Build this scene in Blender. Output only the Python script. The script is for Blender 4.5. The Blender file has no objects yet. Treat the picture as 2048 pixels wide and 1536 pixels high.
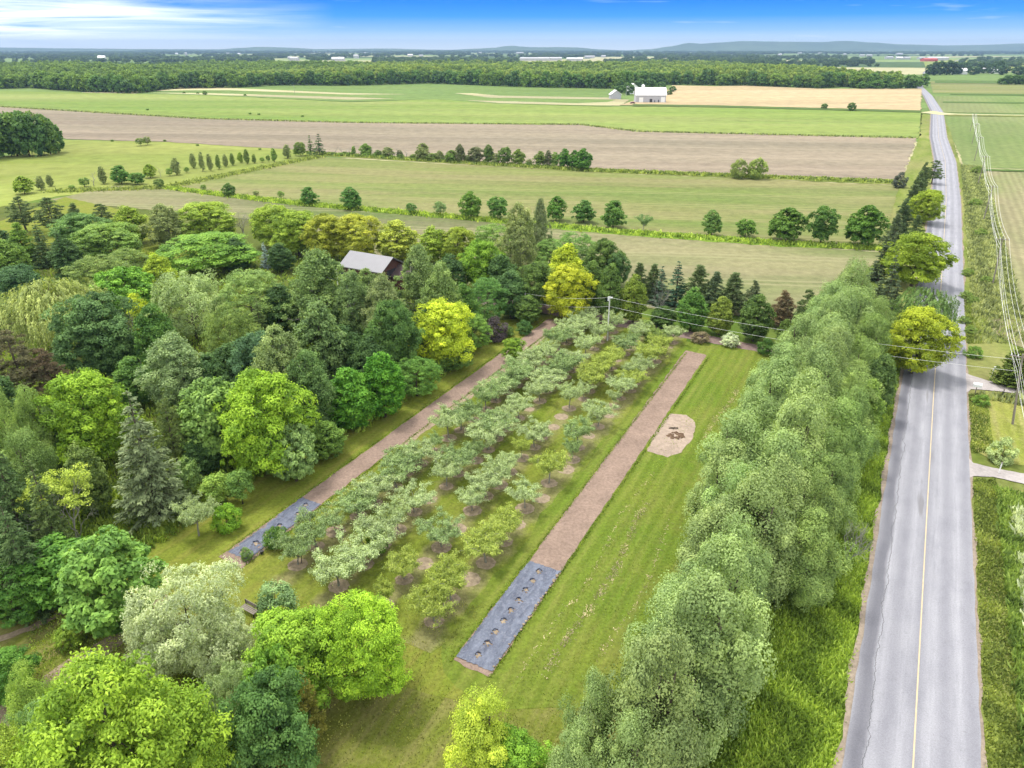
import bpy, bmesh, math, random
import numpy as np
from mathutils import Vector, Matrix, Euler

# ------------------------------------------------------------------ camera, light, world
S = bpy.context.scene
COL = S.collection
H = 42.0
PITCH = math.radians(25.3)
FPX = 1420.0
cs, sn = math.cos(PITCH), math.sin(PITCH)
cam = bpy.data.cameras.new('camera')
cam.sensor_width = 36.0
cam.lens = 36.0 * FPX / 2048.0
cam.clip_start = 0.5
cam.clip_end = 60000
camo = bpy.data.objects.new('camera', cam)
COL.objects.link(camo)
camo.location = (0, 0, H)
camo.rotation_euler = (math.radians(90) - PITCH, 0, 0)
S.camera = camo
S.view_settings.view_transform = 'Standard'
S.view_settings.look = 'None'
S.view_settings.gamma = 1.0
S.view_settings.exposure = 0.80
S.render.resolution_x, S.render.resolution_y = 1024, 768
S.cycles.max_bounces = 6
S.cycles.diffuse_bounces = 3
S.cycles.transmission_bounces = 3
S.cycles.glossy_bounces = 2
S.cycles.volume_bounces = 0
S.cycles.use_denoising = True

SUN_EL, SUN_AZ = math.radians(68), math.radians(-48)     # azimuth from +Y (straight ahead), minus = to the west of it
sd = Vector((math.sin(SUN_AZ) * math.cos(SUN_EL), math.cos(SUN_AZ) * math.cos(SUN_EL), math.sin(SUN_EL)))
sl = bpy.data.lights.new('sun', 'SUN')
sl.energy = 2.1
sl.angle = math.radians(12)
sl.color = (1.0, 0.96, 0.89)
so = bpy.data.objects.new('sun', sl)
COL.objects.link(so)
so.rotation_euler = (-sd).to_track_quat('-Z', 'Y').to_euler()

W = bpy.data.worlds.new("World")
S.world = W
W.use_nodes = True
nt = W.node_tree
nt.nodes.clear()


def N(tree, t, **kw):
    n = tree.nodes.new(t)
    for k, v in kw.items():
        setattr(n, k, v)
    return n


def setin(tree, sock, v):
    if isinstance(v, bpy.types.NodeSocket):
        tree.links.new(v, sock)
    elif v is not None:
        sock.default_value = v


def MA(tree, op, a, b=None, c=None, clamp=False):
    n = N(tree, 'ShaderNodeMath', operation=op, use_clamp=clamp)
    for i, v in enumerate((a, b, c)):
        if v is not None:
            setin(tree, n.inputs[i], v)
    return n.outputs[0]


def MIX(tree, f, a, b, mode='MIX'):
    n = N(tree, 'ShaderNodeMix', data_type='RGBA', blend_type=mode)
    setin(tree, n.inputs[0], f)
    for i, v in ((6, a), (7, b)):
        if not isinstance(v, bpy.types.NodeSocket) and len(v) == 3:
            v = (*v, 1)
        setin(tree, n.inputs[i], v)
    return n.outputs[2]


def RAMP(tree, f, stops, interp='LINEAR'):
    n = N(tree, 'ShaderNodeValToRGB')
    cr = n.color_ramp
    cr.interpolation = interp
    while len(cr.elements) < len(stops):
        cr.elements.new(0.5)
    for e, (p, c) in zip(cr.elements, stops):
        e.position = p
        e.color = (*c, 1) if len(c) == 3 else c
    setin(tree, n.inputs[0], f)
    return n.outputs[0]


def NOISE(tree, vec, scale, detail=4, rough=0.55, dist=0.0):
    n = N(tree, 'ShaderNodeTexNoise')
    setin(tree, n.inputs['Vector'], vec)
    n.inputs['Scale'].default_value = scale
    n.inputs['Detail'].default_value = detail
    n.inputs['Roughness'].default_value = rough
    n.inputs['Distortion'].default_value = dist
    return n.outputs[0]


def VEC(tree, x, y, z=0.0):
    n = N(tree, 'ShaderNodeCombineXYZ')
    for i, v in enumerate((x, y, z)):
        setin(tree, n.inputs[i], v)
    return n.outputs[0]


sky = N(nt, 'ShaderNodeTexSky', sky_type='NISHITA', sun_disc=False)
sky.sun_elevation = SUN_EL
sky.sun_rotation = SUN_AZ
sky.air_density = 1.0
sky.dust_density = 1.0
geo = N(nt, 'ShaderNodeTexCoord')
sep = N(nt, 'ShaderNodeSeparateXYZ')
nt.links.new(geo.outputs['Generated'], sep.inputs[0])
el = sep.outputs[2]
ramp = RAMP(nt, MA(nt, 'DIVIDE', el, 0.12, clamp=True),
            [(0.0, (4.3, 4.7, 5.0)), (0.07, (3.3, 4.1, 4.9)), (0.17, (1.3, 2.6, 4.6)), (0.30, (0.15, 1.6, 4.3)), (0.43, (0.0, 1.15, 4.1)), (1.0, (0.4, 1.2, 3.2))])
fac = MA(nt, 'SUBTRACT', 1.0, MA(nt, 'DIVIDE', MA(nt, 'SUBTRACT', el, 0.062), 0.05, clamp=True))
base = MIX(nt, fac, sky.outputs[0], ramp)
# thin high cirrus over the western horizon, by direction
az = MA(nt, 'DIVIDE', sep.outputs[0], MA(nt, 'MAXIMUM', sep.outputs[1], 0.05))
cv = VEC(nt, MA(nt, 'MULTIPLY', az, 2.2), MA(nt, 'MULTIPLY', el, 55.0))
cl = NOISE(nt, cv, 1.6, 6, 0.6, 0.6)
side = MA(nt, 'SUBTRACT', MA(nt, 'MULTIPLY', az, -1.9), 0.42, clamp=True)
spread = MA(nt, 'SUBTRACT', 1.0, MA(nt, 'ABSOLUTE', MA(nt, 'DIVIDE', MA(nt, 'SUBTRACT', el, 0.030), 0.040)), clamp=True)
cm = MA(nt, 'MULTIPLY', MA(nt, 'MULTIPLY', MA(nt, 'SUBTRACT', cl, 0.34, clamp=True), 8.0), MA(nt, 'MULTIPLY', side, spread), clamp=True)
high = MA(nt, 'MULTIPLY', MA(nt, 'SUBTRACT', NOISE(nt, VEC(nt, MA(nt, 'MULTIPLY', az, 5.0), MA(nt, 'MULTIPLY', el, 90.0)), 1.2, 3), 0.62, clamp=True), 2.0, clamp=True)
cm = MA(nt, 'MAXIMUM', cm, high)
# broken cloud overhead, which softens the daylight
ov = NOISE(nt, geo.outputs['Generated'], 3.0, 5, 0.6, 0.3)
ovm = MA(nt, 'MULTIPLY', RAMP(nt, ov, [(0.30, (0, 0, 0)), (0.52, (1, 1, 1))]), MA(nt, 'DIVIDE', MA(nt, 'SUBTRACT', el, 0.09), 0.12, clamp=True))
base = MIX(nt, ovm, base, (8.6, 8.5, 8.3))
skyc = MIX(nt, cm, base, (5.6, 5.9, 6.3))
bg = N(nt, 'ShaderNodeBackground')
nt.links.new(skyc, bg.inputs[0])
bg.inputs[1].default_value = 0.15
wo = N(nt, 'ShaderNodeOutputWorld')
nt.links.new(bg.outputs[0], wo.inputs[0])

# ------------------------------------------------------------------ measuring and object helpers


def G(px, py, z=0.0):
    x = (px - 1024) / FPX
    y = (768 - py) / FPX
    t = (z - H) / (-sn + y * cs)
    return x * t, (cs + y * sn) * t


def hsolve(Y, py):
    dy = (768 - py) / FPX
    return H + Y * (dy * cs - sn) / (cs + dy * sn)


def depth(Y, Z):
    return Y * cs - (Z - H) * sn


def props(o, label=None, cat=None, group=None, kind=None):
    if label:
        o['label'] = label
    if cat:
        o['category'] = cat
    if group:
        o['group'] = group
    if kind:
        o['kind'] = kind
    return o


def empty(name, loc, label, cat, group=None, rz=0.0, scale=(1, 1, 1)):
    o = bpy.data.objects.new(name, None)
    o.empty_display_size = 0.3
    COL.objects.link(o)
    o.location = loc
    o.rotation_euler = (0, 0, rz)
    o.scale = scale
    return props(o, label, cat, group)


def mesh_obj(name, me, parent=None, loc=None):
    o = bpy.data.objects.new(name, me)
    COL.objects.link(o)
    if parent:
        o.parent = parent
    if loc:
        o.location = loc
    return o


def make_mesh(name, V, F, mats, smooth=False, tint=None, midx=None):
    me = bpy.data.meshes.new(name)
    V = np.asarray(V, dtype=np.float32)
    if isinstance(F, np.ndarray):
        n, k = F.shape
        me.vertices.add(len(V))
        me.vertices.foreach_set('co', V.ravel())
        me.loops.add(n * k)
        me.loops.foreach_set('vertex_index', F.astype(np.int32).ravel())
        me.polygons.add(n)
        me.polygons.foreach_set('loop_start', np.arange(0, n * k, k, dtype=np.int32))
        me.update(calc_edges=True)
    else:
        me.from_pydata([tuple(map(float, v)) for v in V], [], F)
    for m in (mats if isinstance(mats, (list, tuple)) else [mats]):
        me.materials.append(m)
    if midx is not None:
        me.polygons.foreach_set('material_index', np.asarray(midx, dtype=np.int32))
    if smooth:
        me.polygons.foreach_set('use_smooth', np.ones(len(me.polygons), dtype=bool))
    if tint is not None:
        a = me.attributes.new('tint', 'FLOAT', 'FACE')
        a.data.foreach_set('value', np.asarray(tint, dtype=np.float32))
    me.update()
    return me


def newmat(name, rough=0.85, spec=0.25):
    m = bpy.data.materials.new(name)
    m.use_nodes = True
    t = m.node_tree
    b = t.nodes['Principled BSDF']
    b.inputs['Roughness'].default_value = rough
    b.inputs['Specular IOR Level'].default_value = spec
    return m, t, b


def plain(name, c, rough=0.7, spec=0.3, var=0.0, scale=4.0, metal=0.0):
    m, t, b = newmat(name, rough, spec)
    b.inputs['Metallic'].default_value = metal
    if var:
        tc = N(t, 'ShaderNodeTexCoord')
        f = NOISE(t, tc.outputs['Object'], scale, 5, 0.6)
        c2 = tuple(max(0.0, x * (1 - var)) for x in c)
        c3 = tuple(min(1.0, x * (1 + var)) for x in c)
        t.links.new(MIX(t, f, c2, c3), b.inputs['Base Color'])
    else:
        b.inputs['Base Color'].default_value = (*c, 1)
    return m


LEAFGAIN = 1.95
HAZE = 0.000085


# foliage: the crown object's own colour, varied leaf by leaf and clump by clump
def foliage(name, trans=0.26, rough=0.6, fixed=None):
    m, t, b = newmat(name, rough, 0.2)
    oi = N(t, 'ShaderNodeObjectInfo')
    at = N(t, 'ShaderNodeAttribute', attribute_name='tint')
    hs = N(t, 'ShaderNodeHueSaturation')
    bright = MIX(t, 1.0, oi.outputs['Color'] if fixed is None else RAMP(t, oi.outputs['Random'], [(i / len(fixed), c) for i, c in enumerate(fixed)], 'CONSTANT'), (LEAFGAIN,) * 3, 'MULTIPLY')
    t.links.new(bright, hs.inputs['Color'])
    t.links.new(MA(t, 'ADD', 0.518, MA(t, 'MULTIPLY', at.outputs['Fac'], -0.034)), hs.inputs['Hue'])
    t.links.new(MA(t, 'ADD', 0.48, MA(t, 'MULTIPLY', at.outputs['Fac'], 1.2)), hs.inputs['Value'])
    hs.inputs['Saturation'].default_value = 0.96
    t.links.new(hs.outputs[0], b.inputs['Base Color'])
    tr = N(t, 'ShaderNodeBsdfTranslucent')
    t.links.new(MIX(t, 1.0, hs.outputs[0], (1.25, 1.25, 0.6), 'MULTIPLY'), tr.inputs[0])
    mx = N(t, 'ShaderNodeMixShader')
    mx.inputs[0].default_value = trans
    t.links.new(b.outputs[0], mx.inputs[1])
    t.links.new(tr.outputs[0], mx.inputs[2])
    t.links.new(mx.outputs[0], t.nodes['Material Output'].inputs[0])
    return m


M_LEAF = foliage('leaves')
M_NEEDLE = foliage('needles', 0.2, 0.7)
M_BARK = plain('bark', (0.10, 0.08, 0.06), 0.9, 0.1, 0.4, 3)
M_BARKL = plain('pale_bark', (0.26, 0.25, 0.22), 0.9, 0.1, 0.35, 3)


# ------------------------------------------------------------------ ground materials
def dotn(t, pos, v):
    n = N(t, 'ShaderNodeVectorMath', operation='DOT_PRODUCT')
    t.links.new(pos, n.inputs[0])
    n.inputs[1].default_value = v
    return n.outputs['Value']


def bump(t, b, h, strength=0.5, dist=0.1):
    n = N(t, 'ShaderNodeBump')
    n.inputs['Strength'].default_value = strength
    n.inputs['Distance'].default_value = dist
    t.links.new(h, n.inputs['Height'])
    t.links.new(n.outputs[0], b.inputs['Normal'])


DS = Vector((0.46, 0.888, 0))     # along the planting beds
DN = Vector((0.888, -0.46, 0))    # across them


def field_mat(name, c1, c2, c3=None, rowdir=None, rowscale=0.0, rowamt=0.0, big=0.01, fine=0.6, stretch=6.0, amt3=0.35, tram=0):
    """Ground: c1/c2 mixed in streaks along rowdir, blotches of c3, optional crop rows."""
    m, t, b = newmat(name, 0.95, 0.05)
    pos = N(t, 'ShaderNodeNewGeometry').outputs['Position']
    d = Vector(rowdir or (1, 0.0, 0)).normalized()
    u = dotn(t, pos, d)
    v = dotn(t, pos, (-d.y, d.x, 0))
    p2 = VEC(t, MA(t, 'DIVIDE', u, stretch), v)
    f1 = NOISE(t, p2, big * 3, 6, 0.62, 0.3)
    col = MIX(t, RAMP(t, f1, [(0.41, (0, 0, 0)), (0.59, (1, 1, 1))]), c1, c2)
    if c3:
        f3 = NOISE(t, VEC(t, MA(t, 'DIVIDE', u, stretch * .6), v), big, 5, 0.6, 0.5)
        col = MIX(t, MA(t, 'MULTIPLY', RAMP(t, f3, [(0.48, (0, 0, 0)), (0.66, (1, 1, 1))]), amt3), col, c3)
    lf = NOISE(t, VEC(t, MA(t, 'DIVIDE', u, stretch), v), big * .8, 3, 0.5, 0.8)
    col = MIX(t, 1.0, col, RAMP(t, lf, [(0.3, (0.80, 0.80, 0.80)), (0.7, (1.22, 1.20, 1.16))]), 'MULTIPLY')  # broad pale patches; soft sun patches are put into the ground colour here too
    f4 = NOISE(t, pos, fine, 6, 0.7)
    col = MIX(t, 1.0, col, RAMP(t, f4, [(0.25, (0.72, 0.72, 0.72)), (0.75, (1.28, 1.28, 1.28))]), 'MULTIPLY')
    if tram:
        # pairs of wheel tracks left by the sprayer
        vv = MA(t, 'FRACT', MA(t, 'DIVIDE', MA(t, 'ADD', v, MA(t, 'MULTIPLY', NOISE(t, pos, 0.01, 2), 6.0)), tram))
        l1 = MA(t, 'LESS_THAN', MA(t, 'ABSOLUTE', MA(t, 'SUBTRACT', vv, 0.5)), 0.5 / tram)
        l2 = MA(t, 'LESS_THAN', MA(t, 'ABSOLUTE', MA(t, 'SUBTRACT', vv, 0.5 + 2.6 / tram)), 0.5 / tram)
        col = MIX(t, MA(t, 'MULTIPLY', MA(t, 'MAXIMUM', l1, l2), MA(t, 'MULTIPLY', f1, 0.9)), col, tuple(x * 1.35 for x in c2))
    if rowamt:
        w = MA(t, 'SINE', MA(t, 'ADD', MA(t, 'MULTIPLY', v, rowscale), MA(t, 'MULTIPLY', NOISE(t, pos, 0.05, 2), 3.0)))
        w = MA(t, 'ADD', 1.0, MA(t, 'MULTIPLY', w, rowamt))
        col = MIX(t, 1.0, col, VEC(t, w, w, w), 'MULTIPLY')
    t.links.new(col, b.inputs['Base Color'])
    bump(t, b, f4, 0.4, 0.15)
    return m


def lawn_mat(name, g1, g2, dry, mow=0.10, dryamt=0.5, orchard=False):
    m, t, b = newmat(name, 0.95, 0.05)
    pos = N(t, 'ShaderNodeNewGeometry').outputs['Position']
    s = dotn(t, pos, DS)
    n = dotn(t, pos, DN)
    big = NOISE(t, pos, 0.07, 5, 0.6, 0.4)
    col = MIX(t, RAMP(t, big, [(0.38, (0, 0, 0)), (0.62, (1, 1, 1))]), g1, g2)
    st = NOISE(t, VEC(t, MA(t, 'DIVIDE', s, 14.0), n), 0.9, 5, 0.65, 0.2)
    col = MIX(t, MA(t, 'MULTIPLY', RAMP(t, st, [(0.45, (0, 0, 0)), (0.70, (1, 1, 1))]), dryamt), col, dry)
    med = NOISE(t, pos, 0.55, 6, 0.7)
    col = MIX(t, MA(t, 'MULTIPLY', RAMP(t, med, [(0.5, (0, 0, 0)), (0.72, (1, 1, 1))]), dryamt * 0.7), col, dry)
    if orchard:
        # worn, thin grass along the tree lines, 4.8 m apart
        fr = MA(t, 'ABSOLUTE', MA(t, 'SUBTRACT', MA(t, 'FRACT', MA(t, 'DIVIDE', MA(t, 'ADD', n, 42.5 + 48), 4.8)), 0.5))
        nn = MA(t, 'MULTIPLY', MA(t, 'SUBTRACT', NOISE(t, pos, 0.45, 4, 0.6), 0.5), 0.55)
        far = MA(t, 'MULTIPLY', MA(t, 'SUBTRACT', n, -27.5), 0.12, clamp=True)
        k = RAMP(t, MA(t, 'ADD', MA(t, 'ADD', fr, nn), MA(t, 'MULTIPLY', far, -0.3)), [(0.08, (1, 1, 1)), (0.26, (0, 0, 0))])
        col = MIX(t, MA(t, 'MULTIPLY', k, 0.6), col, (0.205, 0.175, 0.095))
    fine = NOISE(t, pos, 3.2, 6, 0.75)
    col = MIX(t, 1.0, col, RAMP(t, fine, [(0.28, (0.62, 0.62, 0.62)), (0.72, (1.38, 1.38, 1.38))]), 'MULTIPLY')
    if mow:
        w = MA(t, 'SINE', MA(t, 'ADD', MA(t, 'MULTIPLY', n, 5.2), MA(t, 'MULTIPLY', NOISE(t, pos, 0.12, 2), 4.0)))
        w = MA(t, 'ADD', 1.0, MA(t, 'MULTIPLY', w, mow))
        col = MIX(t, 1.0, col, VEC(t, w, w, w), 'MULTIPLY')
    t.links.new(col, b.inputs['Base Color'])
    bump(t, b, fine, 0.6, 0.12)
    return m


def soil_mat(name, c, var=0.25, scale=2.5, spots=None, edge=None):
    m, t, b = newmat(name, 0.97, 0.05)
    pos = N(t, 'ShaderNodeNewGeometry').outputs['Position']
    f = NOISE(t, pos, scale, 8, 0.75)
    f2 = NOISE(t, pos, scale * .12, 4, 0.6)
    col = MIX(t, RAMP(t, f, [(0.3, (0, 0, 0)), (0.7, (1, 1, 1))]), tuple(x * (1 - var) for x in c), tuple(x * (1 + var) for x in c))
    col = MIX(t, 1.0, col, RAMP(t, f2, [(0.3, (0.85, 0.85, 0.85)), (0.7, (1.15, 1.15, 1.15))]), 'MULTIPLY')
    if spots:
        vo = NOISE(t, pos, scale * 5, 3, 0.5)
        col = MIX(t, RAMP(t, vo, [(0.62, (0, 0, 0)), (0.68, (1, 1, 1))]), col, spots)
    t.links.new(col, b.inputs['Base Color'])
    bump(t, b, f, 0.7, 0.08)
    return m


def sn2(s, n):
    v = DS * s + DN * n
    return (v.x, v.y)


def patch(name, pts, mat, z, world=False, wob=0.0, seed=0, label=None, seg=None):
    """A flat sheet of ground at height z; its outline gets subdivided and slightly wobbled."""
    P = [Vector((*p, 0)) if world else Vector((*G(*p), 0)) for p in pts]
    rnd = random.Random(seed)
    out = []
    if name != 'meadow' and max(p.y for p in P) < 175 and max(p.x for p in P) < 60:
        z *= 0.25      # close to the camera the sheets lie millimetres apart
    for i, a in enumerate(P):
        b = P[(i + 1) % len(P)]
        L = (b - a).length
        k = 1 if not wob else max(1, min(60, int(L / (seg or max(0.4, wob * 4)))))
        nrm = Vector((-(b - a).y, (b - a).x, 0)).normalized() if L > 0 else Vector()
        for j in range(k):
            q = a.lerp(b, j / k)
            if wob:
                q = q + nrm * rnd.uniform(-wob, wob)
            out.append((q.x, q.y, z))
    bm = bmesh.new()
    vs = [bm.verts.new(v) for v in out]
    f = bm.faces.new(vs)
    bmesh.ops.triangulate(bm, faces=[f])
    bm.normal_update()
    for f in bm.faces:
        if f.normal.z < 0:
            f.normal_flip()
    me = bpy.data.meshes.new(name)
    bm.to_mesh(me)
    bm.free()
    me.materials.append(mat)
    o = mesh_obj(name, me)
    props(o, label, kind='structure')
    return o


# land out to the hills
m, t, b = newmat('far_land', 0.95, 0.05)
pos = N(t, 'ShaderNodeNewGeometry').outputs['Position']
vor = N(t, 'ShaderNodeTexVoronoi')
sp = N(t, 'ShaderNodeSeparateXYZ')
t.links.new(pos, sp.inputs[0])
t.links.new(VEC(t, MA(t, 'DIVIDE', sp.outputs[0], 900.0), MA(t, 'DIVIDE', sp.outputs[1], 520.0)), vor.inputs['Vector'])
vor.inputs['Scale'].default_value = 1.0
c = RAMP(t, N(t, 'ShaderNodeSeparateColor').outputs[0], [(0, (0, 0, 0)), (1, (1, 1, 1))])
scn = N(t, 'ShaderNodeSeparateColor')
t.links.new(vor.outputs['Color'], scn.inputs[0])
c = RAMP(t, scn.outputs[0], [(0.0, (0.06, 0.10, 0.03)), (0.25, (0.12, 0.18, 0.05)), (0.5, (0.18, 0.24, 0.08)), (0.7, (0.34, 0.32, 0.18)), (0.85, (0.14, 0.2, 0.06))], 'CONSTANT')
c = MIX(t, 1.0, c, RAMP(t, NOISE(t, pos, 0.02, 6, 0.7), [(0.3, (0.7, 0.7, 0.7)), (0.7, (1.3, 1.3, 1.3))]), 'MULTIPLY')
t.links.new(c, b.inputs['Base Color'])
M_FAR = m
me = make_mesh('ground', [(-9500, -400, 0), (9500, -400, 0), (9500, 13000, 0), (-9500, 13000, 0)], [(0, 1, 2, 3)], M_FAR)
props(mesh_obj('ground', me), kind='structure')

RD = Vector((0.489, 0.872, 0))
M_MEADOW = field_mat('meadow', (0.085, 0.145, 0.022), (0.12, 0.17, 0.035), (0.17, 0.18, 0.06), DS, big=0.02, fine=0.5)
M_LAWN = lawn_mat('lawn_grass', (0.130, 0.172, 0.020), (0.155, 0.182, 0.028), (0.215, 0.19, 0.05), 0.05, 0.55)
M_LAWNR = lawn_mat('lawn_grass_bright', (0.098, 0.150, 0.018), (0.128, 0.163, 0.024), (0.20, 0.19, 0.055), 0.08, 0.42)
M_ORCH = lawn_mat('orchard_grass', (0.118, 0.162, 0.019), (0.145, 0.175, 0.026), (0.20, 0.18, 0.055), 0.05, 0.35, True)
M_ROUGH = lawn_mat('rough_grass', (0.115, 0.145, 0.02), (0.145, 0.16, 0.03), (0.23, 0.19, 0.085), 0.0, 0.6)
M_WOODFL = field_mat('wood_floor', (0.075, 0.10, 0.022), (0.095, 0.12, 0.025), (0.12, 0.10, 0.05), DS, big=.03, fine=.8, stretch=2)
M_BROWN = field_mat('ploughed_soil', (0.195, 0.162, 0.120), (0.24, 0.20, 0.148), (0.165, 0.155, 0.105), (1, -0.12, 0), big=0.008, fine=0.2, stretch=14, amt3=0.75, tram=31)
M_SPROUT = field_mat('sprouting_crop', (0.140, 0.165, 0.052), (0.185, 0.18, 0.078), (0.09, 0.155, 0.03), (1, -0.12, 0), big=0.02, fine=0.35, stretch=9, amt3=0.75, tram=19)
M_SPROUT2 = field_mat('thin_crop', (0.16, 0.165, 0.08), (0.195, 0.185, 0.10), (0.10, 0.15, 0.04), (1, -0.12, 0), big=0.035, fine=0.5, stretch=8, amt3=0.75, tram=19)
M_LIME = field_mat('hay_meadow', (0.17, 0.215, 0.045), (0.20, 0.235, 0.06), (0.25, 0.245, 0.075), (1, -0.05, 0), big=0.012, fine=0.15, stretch=5)
M_GREEN = field_mat('green_crop', (0.135, 0.205, 0.042), (0.165, 0.22, 0.052), (0.25, 0.255, 0.10), (1, -0.08, 0), big=0.006, fine=0.12, stretch=8, amt3=0.7, tram=40)
M_DGREEN = field_mat('dark_crop', (0.11, 0.17, 0.048), (0.13, 0.19, 0.055), None, (1, -0.08, 0), big=0.006, fine=0.1, stretch=6)
M_TAN = field_mat('dry_soil', (0.34, 0.27, 0.155), (0.39, 0.31, 0.185), (0.29, 0.225, 0.14), (1, 0.15, 0), big=0.005, fine=0.1, stretch=6)
M_RIGHT = field_mat('drilled_field', (0.19, 0.18, 0.10), (0.23, 0.21, 0.12), (0.13, 0.17, 0.055), RD, 3.2, 0.10, big=0.02, fine=0.5, stretch=7, amt3=0.7)
M_RIGHTG = field_mat('young_crop', (0.13, 0.185, 0.055), (0.16, 0.205, 0.07), (0.20, 0.21, 0.10), RD, 1.6, 0.04, big=0.008, fine=0.3, stretch=6, amt3=0.5)
M_VERGE = field_mat('verge_grass', (0.115, 0.155, 0.028), (0.16, 0.185, 0.05), (0.23, 0.215, 0.09), RD, big=0.06, fine=1.2, stretch=4, amt3=0.6)
M_VERGEG = field_mat('strip_grass', (0.105, 0.19, 0.018), (0.14, 0.215, 0.03), None, (1, -0.12, 0), big=0.05, fine=1.0, stretch=5)
M_MULCH = soil_mat('brown_gravel', (0.235, 0.172, 0.137), 0.3, 3.5, (0.13, 0.085, 0.06))
M_RING = soil_mat('pale_soil', (0.265, 0.21, 0.145), 0.42, 3.0)
M_SAND = soil_mat('sandy_soil', (0.31, 0.245, 0.195), 0.25, 1.8)
M_DRIVE = soil_mat('drive_gravel', (0.34, 0.31, 0.30), 0.2, 2.0)
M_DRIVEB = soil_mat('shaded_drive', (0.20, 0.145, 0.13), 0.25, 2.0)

patch('meadow', [(-400, 330), (350, 372), (1245, 470), (1760, 505), (1800, 640), (2048, 640), (2700, 640), (4500, 1700), (1024, 1900), (-2400, 1700)], M_MEADOW, 0.006)
patch('hay_meadow', [(-300, 345), (0, 316), (130, 280), (330, 284), (560, 298), (650, 302), (640, 312), (330, 373), (120, 392), (-300, 470)], M_LIME, 0.05, wob=.4)
patch('crop_field', [(310, 376), (455, 352), (640, 314), (1190, 345), (1500, 358), (1815, 372), (1790, 500), (1560, 482), (1240, 460), (940, 433), (600, 404), (430, 386)], M_SPROUT, 0.05, wob=.5)
patch('thin_crop_field', [(100, 400), (230, 372), (330, 377), (460, 396), (600, 412), (940, 441), (1240, 470), (1560, 492), (1790, 506), (1700, 560), (1560, 640), (1000, 590), (500, 440)], M_SPROUT2, 0.08, wob=.5)
patch('grass_strip', [(310, 374), (430, 386), (600, 404), (940, 433), (1240, 459), (1560, 481), (1780, 494), (1780, 501), (1560, 494), (1240, 471), (940, 442), (600, 412), (430, 392)], M_VERGEG, 0.11, wob=.5)
patch('grass_strip', [(650, 305), (1190, 338), (1530, 351), (1800, 360), (1830, 372), (1530, 359), (1190, 345), (640, 312)], M_VERGE, 0.11, wob=.6)
patch('ploughed_field', [(-900, 195), (0, 212), (400, 236), (700, 244), (860, 246), (1080, 250), (1160, 248), (1220, 256), (1280, 262), (1835, 276), (1800, 360), (1530, 351), (1190, 338), (650, 305), (560, 298), (330, 284), (140, 279), (0, 262), (-900, 230)], M_BROWN, 0.14, wob=.8, seed=3)
patch('green_field', [(-900, 172), (0, 182), (270, 188), (420, 191), (700, 205), (870, 199), (1000, 208), (1220, 214), (1450, 213), (1843, 226), (1838, 276), (1280, 262), (1160, 248), (1080, 250), (700, 244), (400, 236), (0, 212), (-900, 195)], M_GREEN, 0.20, wob=1, seed=4)
patch('dark_crop_field', [(270, 188), (330, 178), (560, 171), (700, 172), (860, 168), (1030, 174), (1235, 178), (1238, 209), (1220, 213), (1000, 208), (870, 199), (700, 204), (420, 191)], M_DGREEN, 0.26, wob=1, seed=5)
M_STRAW = field_mat('straw_strip', (0.38, 0.36, 0.21), (0.33, 0.30, 0.17), None, (1, 0, 0))
for k, pl in enumerate([[(290, 183), (380, 174), (470, 177), (700, 187), (815, 189), (700, 190), (460, 181), (380, 181)],
                        [(300, 186), (420, 187), (700, 195), (790, 198), (700, 200), (420, 190)],
                        [(910, 187), (945, 187), (1000, 192), (1235, 196), (1235, 200), (980, 196)],
                        [(930, 201), (1010, 203), (1150, 207), (1215, 205), (1235, 199), (1260, 200), (1240, 212), (1150, 211), (1000, 207)]]):
    patch('straw_strip', pl, M_STRAW, 0.32, wob=0.8, seed=10 + k)
patch('dry_field', [(1240, 211), (1262, 204), (1275, 200), (1330, 184), (1345, 171), (1430, 173), (1490, 172), (1640, 178), (1843, 178), (1842, 223), (1450, 212)], M_TAN, 0.38, wob=1, seed=6)
patch('dry_field', [(1715, 161), (1800, 160), (1790, 170), (1715, 171)], M_TAN, 0.4)
patch('field_ditch', [(1265, 209), (1450, 212), (1842, 222), (1842, 226), (1450, 216), (1265, 213)], plain('ditch_grass', (0.07, 0.11, 0.02), 0.9, 0.1, 0.5, .05), 0.45, wob=.8)
# east of the road
patch('young_crop_field', [(1886, 232), (2500, 238), (2600, 350), (1930, 336)], M_RIGHTG, 0.08, wob=.5)
patch('drilled_field', [(1930, 342), (2600, 355), (2700, 800), (2060, 702), (2010, 680), (1982, 664), (1968, 625), (1975, 540), (1966, 500), (1962, 400)], M_RIGHT, 0.08, wob=.4)
patch('young_crop_field', [(1868, 192), (2500, 200), (2500, 232), (1884, 225)], M_RIGHTG, 0.14, wob=.5)
patch('crop_field', [(1860, 163), (2500, 168), (2500, 193), (1866, 186)], M_SPROUT, 0.14, wob=.5)
patch('green_field', [(1856, 142), (2500, 150), (2500, 166), (1860, 161)], M_DGREEN, 0.2, wob=.5)
patch('green_field', [(1845, 119), (2500, 121), (2500, 148), (1854, 141)], M_LIME, 0.26, wob=.5)
for k, (a, b_) in enumerate([((1900, 188), (2400, 192)), ((1885, 203.5), (2400, 208)), ((1895, 229), (2400, 235)), ((1935, 338), (2400, 350)), ((1870, 162), (2300, 165))]):
    patch('ditch', [a, b_, (b_[0], b_[1] + 3 + k * .6), (a[0], a[1] + 2 + k * .6)], M_VERGE if k == 2 else plain('ditch_grass', (0.07, 0.12, 0.02), .9, .1, .5, .1), 0.3, wob=.5, seed=k)

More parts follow.
